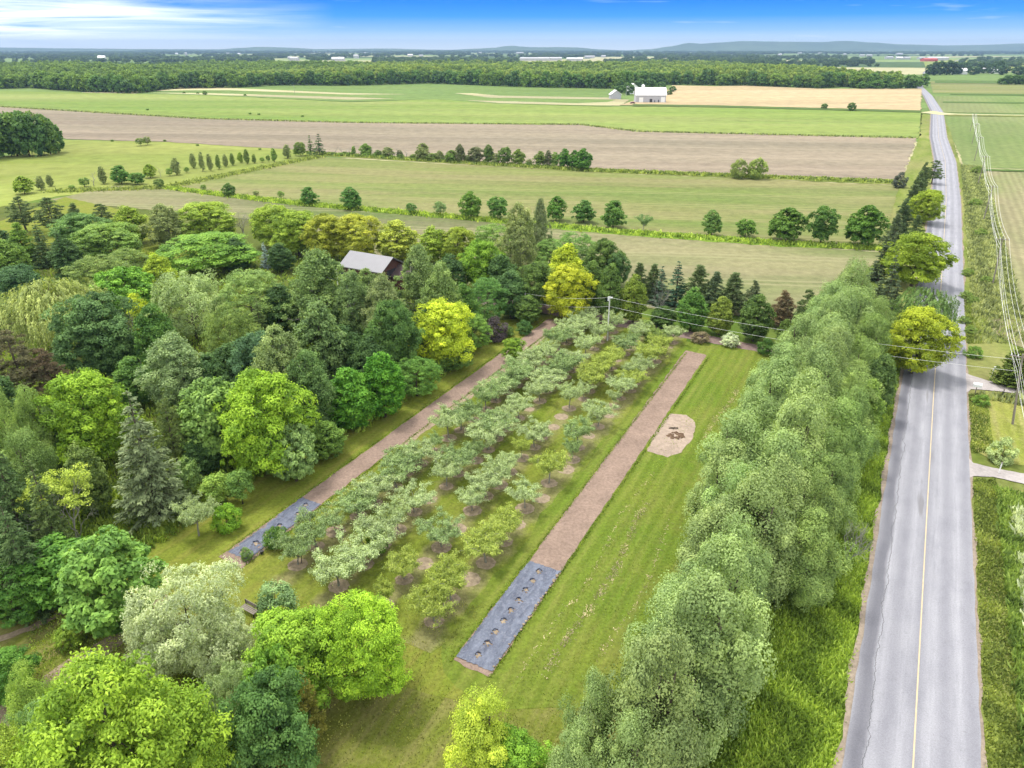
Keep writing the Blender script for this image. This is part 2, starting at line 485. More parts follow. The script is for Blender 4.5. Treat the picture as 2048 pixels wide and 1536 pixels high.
# home ground: wood floor, lawns, orchard ground
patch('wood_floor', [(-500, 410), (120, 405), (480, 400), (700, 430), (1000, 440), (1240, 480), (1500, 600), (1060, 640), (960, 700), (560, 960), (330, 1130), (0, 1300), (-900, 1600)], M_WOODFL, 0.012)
patch('rough_grass', [(-900, 1250), (250, 1130), (560, 1240), (900, 1380), (1300, 1330), (1450, 1900), (-1500, 1900)], M_ROUGH, 0.08, wob=.5, seed=2)
patch('lawn', [(1000, 640), (1120, 625), (1330, 680), (900, 1330), (1100, 1420), (780, 1370), (520, 1260), (300, 1180), (250, 1225), (150, 1085), (430, 1000), (520, 930)], M_LAWN, 0.11, wob=.6, seed=7)
patch('lawn', [(1340, 680), (1660, 710), (1640, 1300), (1400, 1420), (1000, 1420), (880, 1345), (880, 1240)], M_LAWNR, 0.14, wob=.4, seed=8)


patch('orchard_ground', [sn2(33, -43.5), sn2(33, -24), sn2(108, -24), sn2(113, -30), sn2(113, -44), sn2(60, -44)], M_ORCH, 0.18, world=True, wob=.5, seed=9)
patch('rough_verge_bank', [(1600, 720), (1810, 740), (1790, 860), (1730, 1100), (1700, 1536), (1690, 1900), (1200, 1900), (1250, 1420), (1450, 1250), (1500, 1100)], M_VERGEG, 0.17, wob=.3)
patch('garden_path', [(-50, 1290), (0, 1272), (60, 1252), (130, 1218), (135, 1226), (70, 1260), (0, 1282), (-50, 1302)], M_RING, 0.2, wob=.15)
patch('garden_path', [(90, 1355), (150, 1310), (240, 1262), (330, 1190), (345, 1198), (260, 1275), (190, 1325), (120, 1375)], M_RING, 0.2, wob=.2)
patch('garden_path', [(-20, 1430), (90, 1355), (120, 1375), (40, 1440), (-20, 1470)], M_RING, 0.2, wob=.2)
# lawn gaps left of the wood
patch('garden_lawn', [(130, 395), (330, 440), (480, 520), (300, 520), (150, 500), (-100, 480)], M_LAWN, 0.12, wob=.3)

# driveway that runs behind the orchard
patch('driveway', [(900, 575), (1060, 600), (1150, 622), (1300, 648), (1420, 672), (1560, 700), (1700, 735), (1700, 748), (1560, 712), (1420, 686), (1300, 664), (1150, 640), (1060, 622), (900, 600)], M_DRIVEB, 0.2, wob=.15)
# brown gravel beds
patch('gravel_bed', [sn2(44, -47.5), sn2(44, -44.9), sn2(105, -44.7), sn2(105, -47.3)], M_MULCH, 0.24, world=True, wob=.10, seed=1, seg=.5)
patch('worn_verge', [sn2(58, -44.9), sn2(58, -44), sn2(82, -43.4), sn2(98, -44.2), sn2(98, -44.7)], M_RING, 0.21, world=True, wob=.15, seed=4)
patch('gravel_bed', [sn2(33.2, -22.25), sn2(33.05, -19.0), sn2(46, -19.05), sn2(101.5, -19.4), sn2(101.8, -22.7), sn2(46, -22.2)], M_MULCH, 0.24, world=True, wob=.09, seed=2, seg=.5)
patch('gravel_bed', [sn2(33.7, -47.6), sn2(33.5, -44.5), sn2(40, -44.6), sn2(44.5, -44.8), sn2(44.5, -47.5)], M_MULCH, 0.22, world=True, wob=.06, seed=5)
patch('sand_patch', [G(1340, 828), G(1372, 831), G(1391, 845), G(1386, 878), G(1362, 905), G(1335, 915), G(1293, 903), G(1310, 868)], M_SAND, 0.22, world=True, wob=.10, seed=5, seg=.6)

# ------------------------------------------------------------------ road
rc = [(4.6, -7), (25.8, 30.8), (40.6, 57.2), (55.6, 83.9), (84.0, 134.0), (133.0, 220.8), (178, 303), (222, 389), (308, 549), (405, 745), (492, 930), (607, 1134), (800, 1500), (1090, 2000), (1900, 3300)]
rc = [Vector((*p, 0)) for p in rc]


def road_strip(name, off0, off1, mat, z, k0=0, k1=None, step=3.0):
    pts = []
    for a, b in zip(rc[k0:k1], rc[k0 + 1:k1]):
        k = max(1, int((b - a).length / step))
        pts += [a.lerp(b, j / k) for j in range(k)]
    pts.append(rc[k1 - 1] if k1 else rc[-1])
    V, F, UV = [], [], []
    L = 0
    for i, p in enumerate(pts):
        d = (pts[min(i + 1, len(pts) - 1)] - pts[max(i - 1, 0)]).normalized()
        n = Vector((d.y, -d.x, 0))
        if i:
            L += (p - pts[i - 1]).length
        a0 = off0(L) if callable(off0) else off0
        a1 = off1(L) if callable(off1) else off1
        for o in (a0, a1):
            q = p + n * o
            V.append((q.x, q.y, z))
            UV.append((o, L))
    F = [(2 * i, 2 * i + 1, 2 * i + 3, 2 * i + 2) for i in range(len(pts) - 1)]
    me = make_mesh(name, V, F, mat)
    uv = me.uv_layers.new(name='UVMap')
    for lp in me.loops:
        uv.data[lp.index].uv = UV[lp.vertex_index]
    return mesh_obj(name, me)


m, t, b = newmat('asphalt', 0.85, 0.25)
uvn = N(t, 'ShaderNodeUVMap')
uvn.uv_map = 'UVMap'
sp = N(t, 'ShaderNodeSeparateXYZ')
t.links.new(uvn.outputs[0], sp.inputs[0])
U, V_ = sp.outputs[0], sp.outputs[1]
# worn wheel tracks: paler aggregate
tr = MA(t, 'ADD', MA(t, 'MULTIPLY', MA(t, 'COSINE', MA(t, 'MULTIPLY', MA(t, 'ABSOLUTE', U), 3.7)), 0.5), 0.5)
nz = NOISE(t, VEC(t, MA(t, 'MULTIPLY', U, 1.6), MA(t, 'DIVIDE', V_, 14.0)), 1.3, 6, 0.65)
col = MIX(t, MA(t, 'MULTIPLY', MA(t, 'SUBTRACT', 1.0, tr), RAMP(t, nz, [(0.3, (0.1, 0.1, 0.1)), (0.7, (1, 1, 1))])), (0.21, 0.21, 0.235), (0.31, 0.31, 0.335))
gr = NOISE(t, VEC(t, U, V_), 9.0, 6, 0.8)
col = MIX(t, 1.0, col, RAMP(t, gr, [(0.3, (0.76, 0.76, 0.76)), (0.7, (1.24, 1.24, 1.24))]), 'MULTIPLY')
ptc = NOISE(t, VEC(t, MA(t, 'MULTIPLY', U, .8), MA(t, 'DIVIDE', V_, 3.0)), 0.5, 5, 0.7)
col = MIX(t, 1.0, col, RAMP(t, ptc, [(0.36, (0.90, 0.90, 0.91)), (0.5, (1, 1, 1)), (0.66, (1.06, 1.06, 1.05))]), 'MULTIPLY')
# darker repaired western edge and dark seal band
ed = MA(t, 'ADD', U, MA(t, 'MULTIPLY', MA(t, 'SUBTRACT', NOISE(t, VEC(t, 0.0, V_), 0.12, 4, 0.6), 0.5), 1.4))
band = RAMP(t, MA(t, 'DIVIDE', MA(t, 'ADD', ed, 4.2), 2.4, clamp=True), [(0.0, (0.9, 0.9, 0.9)), (0.35, (0.62, 0.62, 0.64)), (0.5, (0.6, 0.6, 0.62)), (0.62, (1, 1, 1))])
col = MIX(t, 1.0, col, band, 'MULTIPLY')
# crack wandering along the west side, a few shorter cracks
cw = MA(t, 'ADD', -2.75, MA(t, 'MULTIPLY', MA(t, 'SUBTRACT', NOISE(t, VEC(t, 0.0, V_), 0.28, 6, 0.7), 0.5), 1.5))
ck = MA(t, 'LESS_THAN', MA(t, 'ABSOLUTE', MA(t, 'SUBTRACT', U, cw)), 0.022)
col = MIX(t, MA(t, 'MULTIPLY', ck, 0.8), col, (0.06, 0.06, 0.06))
cn = NOISE(t, VEC(t, U, MA(t, 'MULTIPLY', V_, 1.3)), 0.35, 5, 0.6)
ck2 = MA(t, 'LESS_THAN', MA(t, 'ABSOLUTE', MA(t, 'SUBTRACT', cn, 0.5)), 0.0022)
col = MIX(t, MA(t, 'MULTIPLY', ck2, 0.28), col, (0.09, 0.09, 0.09))
st = NOISE(t, VEC(t, MA(t, 'MULTIPLY', U, 1.1), MA(t, 'DIVIDE', V_, 9.0)), 0.8, 3, 0.5)
stm = MA(t, 'MULTIPLY', RAMP(t, st, [(0.60, (0, 0, 0)), (0.68, (1, 1, 1))]), RAMP(t, MA(t, 'ABSOLUTE', MA(t, 'ADD', U, 0.4)), [(0.3, (1, 1, 1)), (0.9, (0, 0, 0))]))
col = MIX(t, MA(t, 'MULTIPLY', stm, 0.7), col, (0.15, 0.145, 0.15))
t.links.new(col, b.inputs['Base Color'])
bump(t, b, gr, 0.25, 0.02)
M_ASPH = m
rr = random.Random(5)
wob1 = lambda L: -4.38 + 0.12 * math.sin(L * .6) + rr.uniform(-.12, .12)
wob2 = lambda L: 4.08 + 0.12 * math.sin(L * .45 + 1) + rr.uniform(-.12, .12)
M_SHOULD = soil_mat('shoulder_gravel', (0.25, 0.205, 0.16), 0.3, 3.0)
patch('roadside_verge', [(1868, 240), (1884, 232), (1900, 262), (1925, 340), (1965, 400), (1968, 500), (1975, 560), (1970, 640), (2005, 685), (2200, 760), (2500, 900), (3600, 1700), (1960, 1700), (1925, 1000), (1922, 760), (1918, 560), (1895, 330)], M_VERGE, 0.2, wob=.3)
patch('roadside_verge', [(1842, 226), (1866, 232), (1872, 300), (1880, 340), (1890, 400), (1872, 500), (1830, 680), (1790, 860), (1780, 740), (1760, 500), (1800, 372), (1838, 276)], M_VERGE, 0.2, wob=.3)
props(road_strip('road_shoulder', wob1, wob2, M_SHOULD, 0.26, step=1.2), kind='structure')
rr2 = random.Random(9)
props(road_strip('road', lambda L: -3.95 + rr2.uniform(-.07, .07), lambda L: 3.85 + rr2.uniform(-.05, .05), M_ASPH, 0.30, step=1.5), kind='structure')
M_YEL = plain('yellow_paint', (0.47, 0.38, 0.24), 0.7, 0.3, 0.25, 2.0)
props(road_strip('road_marking', -0.05, 0.05, M_YEL, 0.308, k1=10, step=4), kind='structure')
# side lanes
patch('farm_lane', [(1840, 226), (1866, 222.5), (1884, 226), (1910, 228.3), (1960, 229.6), (2300, 234), (2300, 235.6), (1960, 231), (1910, 230), (1884, 231), (1866, 229)], M_STRAW, 0.36)
patch('side_drive', [(1918, 738), (1935, 752), (1975, 765), (2048, 778), (2300, 815), (2300, 835), (2048, 792), (1975, 784), (1942, 782), (1922, 795)], M_DRIVE, 0.29, wob=.06)
patch('side_drive', [(1926, 908), (1945, 930), (1985, 940), (2048, 952), (2300, 985), (2300, 1012), (2048, 972), (1985, 958), (1945, 956), (1924, 968)], M_DRIVE, 0.29, wob=.06)
patch('mown_grass', [(1934, 800), (1990, 795), (2300, 830), (2300, 970), (2048, 935), (1985, 925), (1948, 905)], lawn_mat('mown_hay', (0.17, 0.20, 0.035), (0.21, 0.22, 0.05), (0.30, 0.27, 0.12), 0.08, .6), 0.24, wob=.2)
patch('mown_grass', [(2040, 985), (2500, 1040), (4300, 1700), (2130, 1700), (2060, 1250)], lawn_mat('mown_hay', (0.19, 0.21, 0.05), (0.24, 0.23, 0.07), (0.30, 0.27, 0.12), 0.0, .6), 0.24, wob=.2)

# ------------------------------------------------------------------ plant builders (numpy leaf clumps)
def unit(v):
    return v / np.maximum(np.linalg.norm(v, axis=-1, keepdims=True), 1e-9)


def leaf_quads(C, Nn, L, Wd, rng, tang=None):
    n = len(C)
    Nn = unit(Nn)
    r = rng.normal(size=(n, 3)) if tang is None else tang + rng.normal(size=(n, 3)) * 0.25
    T = unit(r - Nn * np.sum(r * Nn, axis=1, keepdims=True))
    B = np.cross(Nn, T)
    L = np.broadcast_to(L, (n,))[:, None] * rng.uniform(.7, 1.3, (n, 1))
    Wd = np.broadcast_to(Wd, (n,))[:, None] * rng.uniform(.7, 1.3, (n, 1))
    k = Nn * L * 0.18
    V = np.stack([C - T * L * .5 - k, C + B * Wd * .5 + k * .3, C + T * L * .5 - k, C - B * Wd * .5 + k * .3], axis=1).reshape(-1, 3)
    return V


def clump_leaves(cent, rad, per, L, Wd, rng, flat=1.0, up=0.35, jit=0.75, tint_spread=0.55, down=-0.35, inner=0.72, outdir=None, fringe=.16):
    """Leaves on small domed clumps; every clump gets its own tint."""
    m = len(cent)
    idx = np.repeat(np.arange(m), per)
    n = len(idx)
    d = unit(rng.normal(size=(n, 3)))
    bad = d[:, 2] < down
    d[bad, 2] *= -1
    if outdir is not None:
        o = outdir[idx]
        dd = np.sum(d * o, axis=1)
        fl = dd < -0.35
        d[fl] = unit(d[fl] - 2 * dd[fl, None] * o[fl])
    R = np.asarray(rad)[idx][:, None] * np.where(rng.uniform(0, 1, (n, 1)) < fringe, rng.uniform(1.0, 1.42, (n, 1)), rng.uniform(inner, 1.08, (n, 1)))
    sc = np.array([1, 1, flat])
    C = cent[idx] + d * R * sc
    Nn = unit(d / sc) + rng.normal(size=(n, 3)) * jit * 0.5 + np.array([0, 0, up])
    V = leaf_quads(C, Nn, L, Wd, rng)
    ct = rng.uniform(0, 1, m)
    tint = ct[idx] * tint_spread + rng.uniform(0, 1, n) * (1 - tint_spread)
    return V, tint


def envelope(rng, n, Hc, R, prof, z0, rmin=0.72, lump=0.16):
    """Points near the surface of a crown of height Hc, radius R above z0."""
    t = rng.uniform(0.0, 1.0, n * 3)
    w = np.array([prof(x) for x in t]) + 0.12
    keep = rng.uniform(0, w.max(), len(t)) < w
    t = t[keep][:n]
    a = rng.uniform(0, 2 * math.pi, len(t))
    ph = rng.uniform(0, 6.28, 6)
    bumpy = 1 + lump * (np.sin(3 * a + ph[0] + 4 * t) + 0.7 * np.sin(5 * a + ph[1] - 7 * t) + .6 * np.sin(2 * a + ph[2] + 9 * t)) / 1.6
    r = R * np.array([prof(x) for x in t]) * rng.uniform(rmin, 1.0, len(t)) * bumpy
    P = np.stack([r * np.cos(a), r * np.sin(a), z0 + t * Hc], axis=1)
    out = unit(np.stack([np.cos(a), np.sin(a), (t - 0.35) * 1.6], axis=1))
    return P, out, t


def quads(V):
    return np.arange(len(V)).reshape(-1, 4)


def tube(path, radii, sides=5):
    V, F = [], []
    path = [Vector(p) for p in path]
    for i, p in enumerate(path):
        d = (path[min(i + 1, len(path) - 1)] - path[max(i - 1, 0)])
        if d.length < 1e-6:
            d = Vector((0, 0, 1))
        q = d.to_track_quat('Z', 'Y')
        for k in range(sides):
            a = 2 * math.pi * k / sides
            V.append(p + q @ Vector((math.cos(a) * radii[i], math.sin(a) * radii[i], 0)))
    for i in range(len(path) - 1):
        for k in range(sides):
            k2 = (k + 1) % sides
            F.append((i * sides + k, i * sides + k2, (i + 1) * sides + k2, (i + 1) * sides + k))
    V.append(path[-1])
    e = (len(path) - 1) * sides
    for k in range(sides):
        F.append((e + k, e + (k + 1) % sides, len(V) - 1, len(V) - 1)[:3])
    return V, F


def merge(parts):
    V, F = [], []
    for v, f in parts:
        o = len(V)
        V += list(v)
        F += [tuple(i + o for i in x) for x in f]
    return V, F


def bend(a, b, rng, k=4, amt=0.12, lift=0.1):
    a, b = Vector(a), Vector(b)
    L = (b - a).length
    out = []
    for i in range(k + 1):
        t = i / k
        j = Vector(rng.normal(size=3)) * amt * L * math.sin(math.pi * t) * 0.5
        out.append(a.lerp(b, t) + j + Vector((0, 0, lift * L * math.sin(math.pi * t))))
    return out


def trunk_mesh(name, rng, ztop, r0, targets, mat, zfork=0.35, stems=1, spread=0.0):
    parts = []
    tops = []
    for s_ in range(stems):
        a = rng.uniform(0, 6.28)
        off = Vector((math.cos(a), math.sin(a), 0)) * spread * (s_ > 0 or stems > 1)
        path = [Vector((off.x * .15, off.y * .15, -0.15)), Vector((off.x * .5, off.y * .5, ztop * .3)), Vector((off.x, off.y, ztop * .65)), Vector((off.x * 1.4, off.y * 1.4, ztop))]
        path = [p + Vector((rng.normal() * .06, rng.normal() * .06, 0)) * (i > 0) * ztop * .2 for i, p in enumerate(path)]
        parts.append(tube(path, [r0 * 1.25, r0 * .8, r0 * .55, r0 * .16], 6))
        tops.append(path)
    for q in targets:
        p = tops[int(rng.integers(len(tops)))]
        zz = max(zfork * ztop, min(ztop * .9, q[2] - 0.35 * math.hypot(q[0], q[1]) - .2))
        f = min(.97, zz / ztop)
        for i in range(3):
            z0_, z1_ = p[i].z, p[i + 1].z
            if zz <= z1_ or i == 2:
                st = p[i].lerp(p[i + 1], max(0, min(1, (zz - z0_) / max(1e-3, z1_ - z0_))))
                break
        path = bend(st, q, rng, 4, .18, .05)
        rb = r0 * (0.5 - .33 * f)
        parts.append(tube(path, [rb, rb * .8, rb * .55, rb * .35, rb * .15], 4))
    V, F = merge(parts)
    return make_mesh(name, V, F, mat, smooth=True)


PROTO = {}


def store(key, crown, trunk, R, Ht):
    PROTO.setdefault(key, []).append((crown, trunk, R, Ht))


def crown_mesh(name, V, tint, mat):
    return make_mesh(name, V, quads(V), mat, tint=tint)


def p_round(t):
    return math.sqrt(max(0.0, 1 - (abs(t - 0.42) / (0.42 if t < .42 else 0.58)) ** 2.3)) * .96 + .04


def p_egg(t):
    return max(.05, math.sin(math.pi * min(1, (t * .86 + .12))) ** .7 * (1 - .35 * t))


def p_cone(t):
    return max(.03, (1 - t) ** .8 * (0.7 + .3 * min(1, t * 5)))


def p_umb(t):
    return max(.1, math.sqrt(max(0, 1 - t ** 2.2)) * (0.55 + .45 * min(1, t * 4)))


def p_col(t):
    return max(.06, (min(1, t * 5) ** .5) * (1 - t ** 3) ** .6)


def broad(key, seed, Ht, R, prof, ncl, crad, per, L, Wd, base=.12, mat=None, bark=None, flat=.8, lump=.16, up=.35, jit=.75, inner=.72, stems=1, fill=.25, spread=.0, limbs=18, tr=0.022, sp_t=.55, fringe=.16):
    rng = np.random.default_rng(seed)
    z0 = Ht * base
    P, out, t = envelope(rng, ncl, Ht * (1 - base) - crad * .7, R - crad * .55, prof, z0 + crad * .2, lump=lump)
    k = int(ncl * fill)
    P2, out2, _ = envelope(rng, k, Ht * (1 - base) * .9, R * .62, prof, z0, .3, .1)
    P = np.vstack([P, P2])
    out = np.vstack([out, out2])
    rad = crad * rng.uniform(.5, 1.4, len(P))
    V, tint = clump_leaves(P, rad, per, L, Wd, rng, flat, up, jit, sp_t, inner=inner, outdir=out, fringe=fringe)
    cm = crown_mesh(key + '_crown', V, tint, mat or M_LEAF)
    tg = P[rng.choice(len(P), min(limbs, len(P)), replace=False)]
    tm = trunk_mesh(key + '_trunk', rng, Ht * .82, Ht * tr, tg, bark or M_BARK, stems=stems, spread=spread)
    store(key, cm, tm, R, Ht)


def spruce(key, seed, Ht, R, lev=24, br=15, per=46, L=.30, Wd=.12, droop=.32, mat=None, base=.03, expo=.85, up=0.1):
    rng = np.random.default_rng(seed)
    Cs, Ns, Ts, tt = [], [], [], []
    parts = []
    for i in range(lev):
        f = (i + rng.uniform(-.3, .3)) / lev
        f = min(.985, max(0, f))
        z = Ht * (base + (1 - base) * f)
        rr_ = R * (1 - f) ** expo
        nb = max(4, int(br * (1 - f) ** .5))
        for j in range(nb):
            a = rng.uniform(0, 6.28)
            ln = rr_ * rng.uniform(.72, 1.08) + .12
            kk = max(6, int(per * (ln / R) ** .8))
            u = rng.uniform(.12, 1, kk) ** .75
            wd = ln * .20 * (1.05 - u) + .05
            lat = rng.uniform(-1, 1, kk) * wd * 1.5
            dz = -droop * ln * (u ** 1.2) + .16 * ln * np.clip(u - .7, 0, 1) * 2
            ca, sa = math.cos(a), math.sin(a)
            C = np.stack([ca * ln * u - sa * lat, sa * ln * u + ca * lat, z + dz - np.abs(lat) * .35 + rng.normal(size=kk) * .03], 1)
            Cs.append(C)
            Ns.append(np.stack([np.full(kk, ca * .25), np.full(kk, sa * .25), np.ones(kk)], 1) + rng.normal(size=(kk, 3)) * .35)
            Ts.append(np.stack([ca - sa * lat / wd * .5, sa + ca * lat / wd * .5, np.full(kk, -droop)], 1))
            tt.append(np.full(kk, rng.uniform(0, .55)) + rng.uniform(0, .45, kk) * (.4 + .6 * u))
            if j % 3 == 0:
                parts.append(tube([(0, 0, z), (ca * ln * .8, sa * ln * .8, z - droop * ln * .7)], [.03, .01], 3))
    C = np.vstack(Cs)
    V = leaf_quads(C, np.vstack(Ns), L, Wd, rng, np.vstack(Ts))
    cm = crown_mesh(key + '_crown', V, np.concatenate(tt), mat or M_NEEDLE)
    parts.append(tube([(0, 0, -.15), (0, 0, Ht * .5), (0, 0, Ht * .97)], [Ht * .02, Ht * .012, .01], 6))
    v, f = merge(parts)
    store(key, cm, make_mesh(key + '_trunk', v, f, M_BARK), R, Ht)


def pine(key, seed, Ht, R, ntuft=150, per=60, L=.34, Wd=.07, base=.25, conic=.6, crad=.5, puff=1.0):
    rng = np.random.default_rng(seed)
    prof = lambda t: max(.08, (1 - t) ** conic * (.55 + .45 * min(1, t * 4)))
    P, out, t = envelope(rng, ntuft, Ht * (1 - base), R, prof, Ht * base, .35, .3)
    rad = crad * rng.uniform(.6, 1.3, len(P))
    idx = np.repeat(np.arange(len(P)), per)
    n = len(idx)
    d = unit(rng.normal(size=(n, 3)) * np.array([1, 1, .7]) + np.array([0, 0, .35]) + out[idx] * .5)
    C = P[idx] + d * (rad[idx] * rng.uniform(.2, 1, n))[:, None] * np.array([1, 1, .55 * puff])
    Nn = unit(np.cross(d, rng.normal(size=(n, 3)))) + np.array([0, 0, .4])
    V = leaf_quads(C, Nn, L, Wd, rng, d * 3)
    tint = rng.uniform(0, 1, len(P))[idx] * .5 + rng.uniform(0, .5, n)
    cm = crown_mesh(key + '_crown', V, tint, M_NEEDLE)
    tm = trunk_mesh(key + '_trunk', rng, Ht * .95, Ht * .02, P[rng.choice(len(P), 26, replace=False)], M_BARK)
    store(key, cm, tm, R, Ht)


def weeping(key, seed, Ht, R, ns=900, per=34, L=.30, Wd=.09, hang=(1.2, 4.0)):
    rng = np.random.default_rng(seed)
    P, out, t = envelope(rng, ns, Ht * .55, R, p_umb, Ht * .40, .5, .22)
    ln = rng.uniform(*hang, len(P)) * (1.1 - .5 * t)
    idx = np.repeat(np.arange(len(P)), per)
    u = rng.uniform(0, 1, len(idx))
    o = out[idx]
    sw = np.array([.25, -.12, 0])
    C = P[idx] + o * (np.sin(u * 1.5) * .35)[:, None] * np.array([1, 1, .2]) - np.array([0, 0, 1]) * (u ** 1.3 * ln[idx])[:, None] + sw * (u * u)[:, None] + rng.normal(size=(len(idx), 3)) * .07
    C[:, 2] = np.maximum(C[:, 2], .3)
    Nn = o * np.array([1, 1, .3]) + np.array([0, 0, .9]) * (1 - u)[:, None] + rng.normal(size=(len(idx), 3)) * .5
    T = np.stack([o[:, 0] * .2, o[:, 1] * .2, -np.ones(len(idx))], 1)
    V = leaf_quads(C, Nn, L, Wd, rng, T * 3)
    tint = rng.uniform(0, 1, len(P))[idx] * .6 + rng.uniform(0, .4, len(idx))
    cm = crown_mesh(key + '_crown', V, tint, M_LEAF)
    tm = trunk_mesh(key + '_trunk', rng, Ht * .75, Ht * .035, P[rng.choice(len(P), 22, replace=False)], M_BARK, zfork=.2)
    store(key, cm, tm, R, Ht)


def orchard_tree(key, seed, Ht, R, limbs=7, per=280, L=.17, Wd=.085, mat=None):
    rng = np.random.default_rng(seed)
    parts = []
    lean = Vector((rng.normal() * .12, rng.normal() * .12, 0))
    zt = Ht * rng.uniform(.30, .42)
    top = lean + Vector((0, 0, zt))
    parts.append(tube([(0, 0, -.1), lean * .4 + Vector((0, 0, zt * .5)), top], [.12, .085, .08], 6))
    Cs, Ns, tn = [], [], []
    for i in range(limbs):
        a = 6.283 * (i + rng.uniform(-.3, .3)) / limbs
        ln = R * rng.uniform(.65, 1.0)
        end = Vector((math.cos(a) * ln, math.sin(a) * ln, Ht * rng.uniform(.62, .92)))
        path = bend(top, end, rng, 6, .22, .06)
        parts.append(tube(path, [.065, .055, .045, .036, .028, .02, .008], 4))
        subs = [path]
        for k in (2, 3, 4, 5):
            for _ in range(2):
                e2 = path[k] + Vector((rng.normal() * .55, rng.normal() * .55, rng.uniform(-.05, .65)))
                p2 = bend(path[k], e2, rng, 3, .2, .05)
                parts.append(tube(p2, [.024, .018, .012, .005], 3))
                subs.append(p2)
        for pth in subs:
            main = pth is path
            tufts = 7 if main else 5
            for _ in range(tufts):
                u = rng.uniform(.45 if main else .15, 1.03)
                x = u * (len(pth) - 1)
                j = min(len(pth) - 2, int(x))
                c0 = np.array(pth[j].lerp(pth[j + 1], x - j)) + rng.normal(size=3) * np.array([.10, .10, .06])
                kk = max(4, int(per / 12))
                C = c0 + rng.normal(size=(kk, 3)) * np.array([.17, .17, .09])
                Cs.append(C)
                Ns.append(unit((C - c0) + np.array([0, 0, .20])) + rng.normal(size=(kk, 3)) * .35)
                tn.append(rng.uniform(0, .5) + rng.uniform(0, .5, kk))
    C = np.vstack(Cs)
    V = leaf_quads(C, np.vstack(Ns), L, Wd, rng)
    cm = crown_mesh(key + '_crown', V, np.concatenate(tn), M_LEAF)
    v, f = merge(parts)
    store(key, cm, make_mesh(key + '_trunk', v, f, M_BARKL, smooth=True), R, Ht)


def bare_parts(rng, base, d, ln, r, depth_, parts, tips, up=.12, spread=.65):
    end = base + d * ln
    path = bend(base, end, rng, 3, .16, 0)
    parts.append(tube(path, [r, r * .85, r * .7, r * .55], 4 if r < .06 else 5))
    if depth_ == 0:
        tips.append(end)
        return
    for i in range(3 if rng.uniform() < .6 else 2):
        dd = (d + Vector(rng.normal(size=3)) * spread * .55 + Vector((0, 0, up))).normalized()
        bare_parts(rng, end if i < 2 else path[2], dd, ln * rng.uniform(.62, .85), r * .58, depth_ - 1, parts, tips, up, spread)


def bare_tree(key, seed, Ht, R, leaves=0, depth_=5, L=.22, stems=3, col=None):
    rng = np.random.default_rng(seed)
    parts, tips = [], []
    for i in range(stems):
        a = 6.28 * i / stems + rng.uniform(-.4, .4)
        d = Vector((math.cos(a) * .35 * R / Ht * 2, math.sin(a) * .35 * R / Ht * 2, 1)).normalized()
        bare_parts(rng, Vector((0, 0, -.1)), d, Ht * .29, Ht * .016, depth_, parts, tips)
    v, f = merge(parts)
    tm = make_mesh(key + '_trunk', v, f, col or M_BARKL)
    cm = None
    if leaves:
        T_ = np.array([list(t) for t in tips])
        hi = T_[T_[:, 2] > np.quantile(T_[:, 2], .35)]
        V, tint = clump_leaves(hi, np.full(len(hi), .42), leaves, L, L * .5, rng, .6)
        cm = crown_mesh(key + '_crown', V, tint, M_LEAF)
    store(key, cm, tm, R, Ht)


# prototypes: a few of each kind, reused as copies
for s_ in range(3):
    broad('maple', 10 + s_, 10, 4.2, p_round, 260, .72, 105, .26, .16, flat=.7, lump=.36, jit=.6, fill=.35, sp_t=.68)
broad('bigmaple', 18, 12, 5.2, p_round, 420, .80, 110, .27, .13, flat=.6, lump=.28, fill=.3, up=.5, limbs=30)
for s_ in range(2):
    broad('linden', 20 + s_, 9, 3.0, p_egg, 210, .55, 70, .27, .18, flat=.7, lump=.14, jit=.9)
    broad('feathery', 30 + s_, 9, 4.6, p_round, 260, .62, 70, .30, .10, flat=.55, lump=.24, jit=.9, up=.5)
for s_ in range(2):
    broad('umbrella', 40 + s_, 8, 6.0, p_umb, 300, .75, 70, .34, .13, base=.22, flat=.38, lump=.16, up=.8, jit=.6)
for s_ in range(3):
    broad('poplar', 50 + s_, 11, 3.5, p_egg, 115, .90, 250, .20, .11, base=.05, flat=1.3, lump=.52, jit=.40, up=.2, sp_t=.65, fringe=.09, inner=.78, stems=2, spread=.8)
for s_ in range(2):
    broad('cottonwood', 60 + s_, 14, 4.2, p_egg, 330, .66, 80, .26, .17, base=.12, flat=.9, lump=.42, jit=1.0, up=.2, inner=.55, bark=M_BARKL, limbs=34, stems=2, spread=.9)
broad('coarse', 70, 9, 4.2, p_round, 170, .75, 70, .48, .30, flat=.7, lump=.14, jit=.6, up=.45)
broad('coarse', 71, 9, 4.2, p_round, 190, .65, 70, .44, .28, flat=.8, lump=.2, jit=.6, up=.45)
for s_ in range(2):
    broad('silver', 80 + s_, 8, 4.4, p_round, 240, .62, 85, .24, .09, flat=.95, lump=.26, jit=.9)
    broad('shrub', 90 + s_, 3, 1.8, p_umb, 80, .38, 60, .17, .11, base=.02, flat=.8, lump=.2, limbs=8)
    broad('young', 95 + s_, 4, 1.4, p_round, 60, .42, 55, .2, .11, base=.25, flat=.8, lump=.2, limbs=9)
broad('roundwillow', 98, 6, 3.1, p_round, 110, .6, 60, .42, .16, base=.01, flat=1.0, lump=.16, limbs=8)
broad('column', 100, 9, 1.6, p_col, 90, .5, 60, .3, .17, base=.05, flat=1.2, lump=.3, limbs=12)
broad('rowtree', 105, 9, 3.6, p_round, 120, .75, 60, .42, .28, base=.13, flat=.75, lump=.36, limbs=12, tr=.018)
broad('rowtree', 106, 9, 3.4, p_egg, 120, .75, 60, .42, .28, base=.12, flat=.75, lump=.42, limbs=12, tr=.018)
spruce('spruce', 110, 12, 3.3, 28, 17, 60, .32, .14)
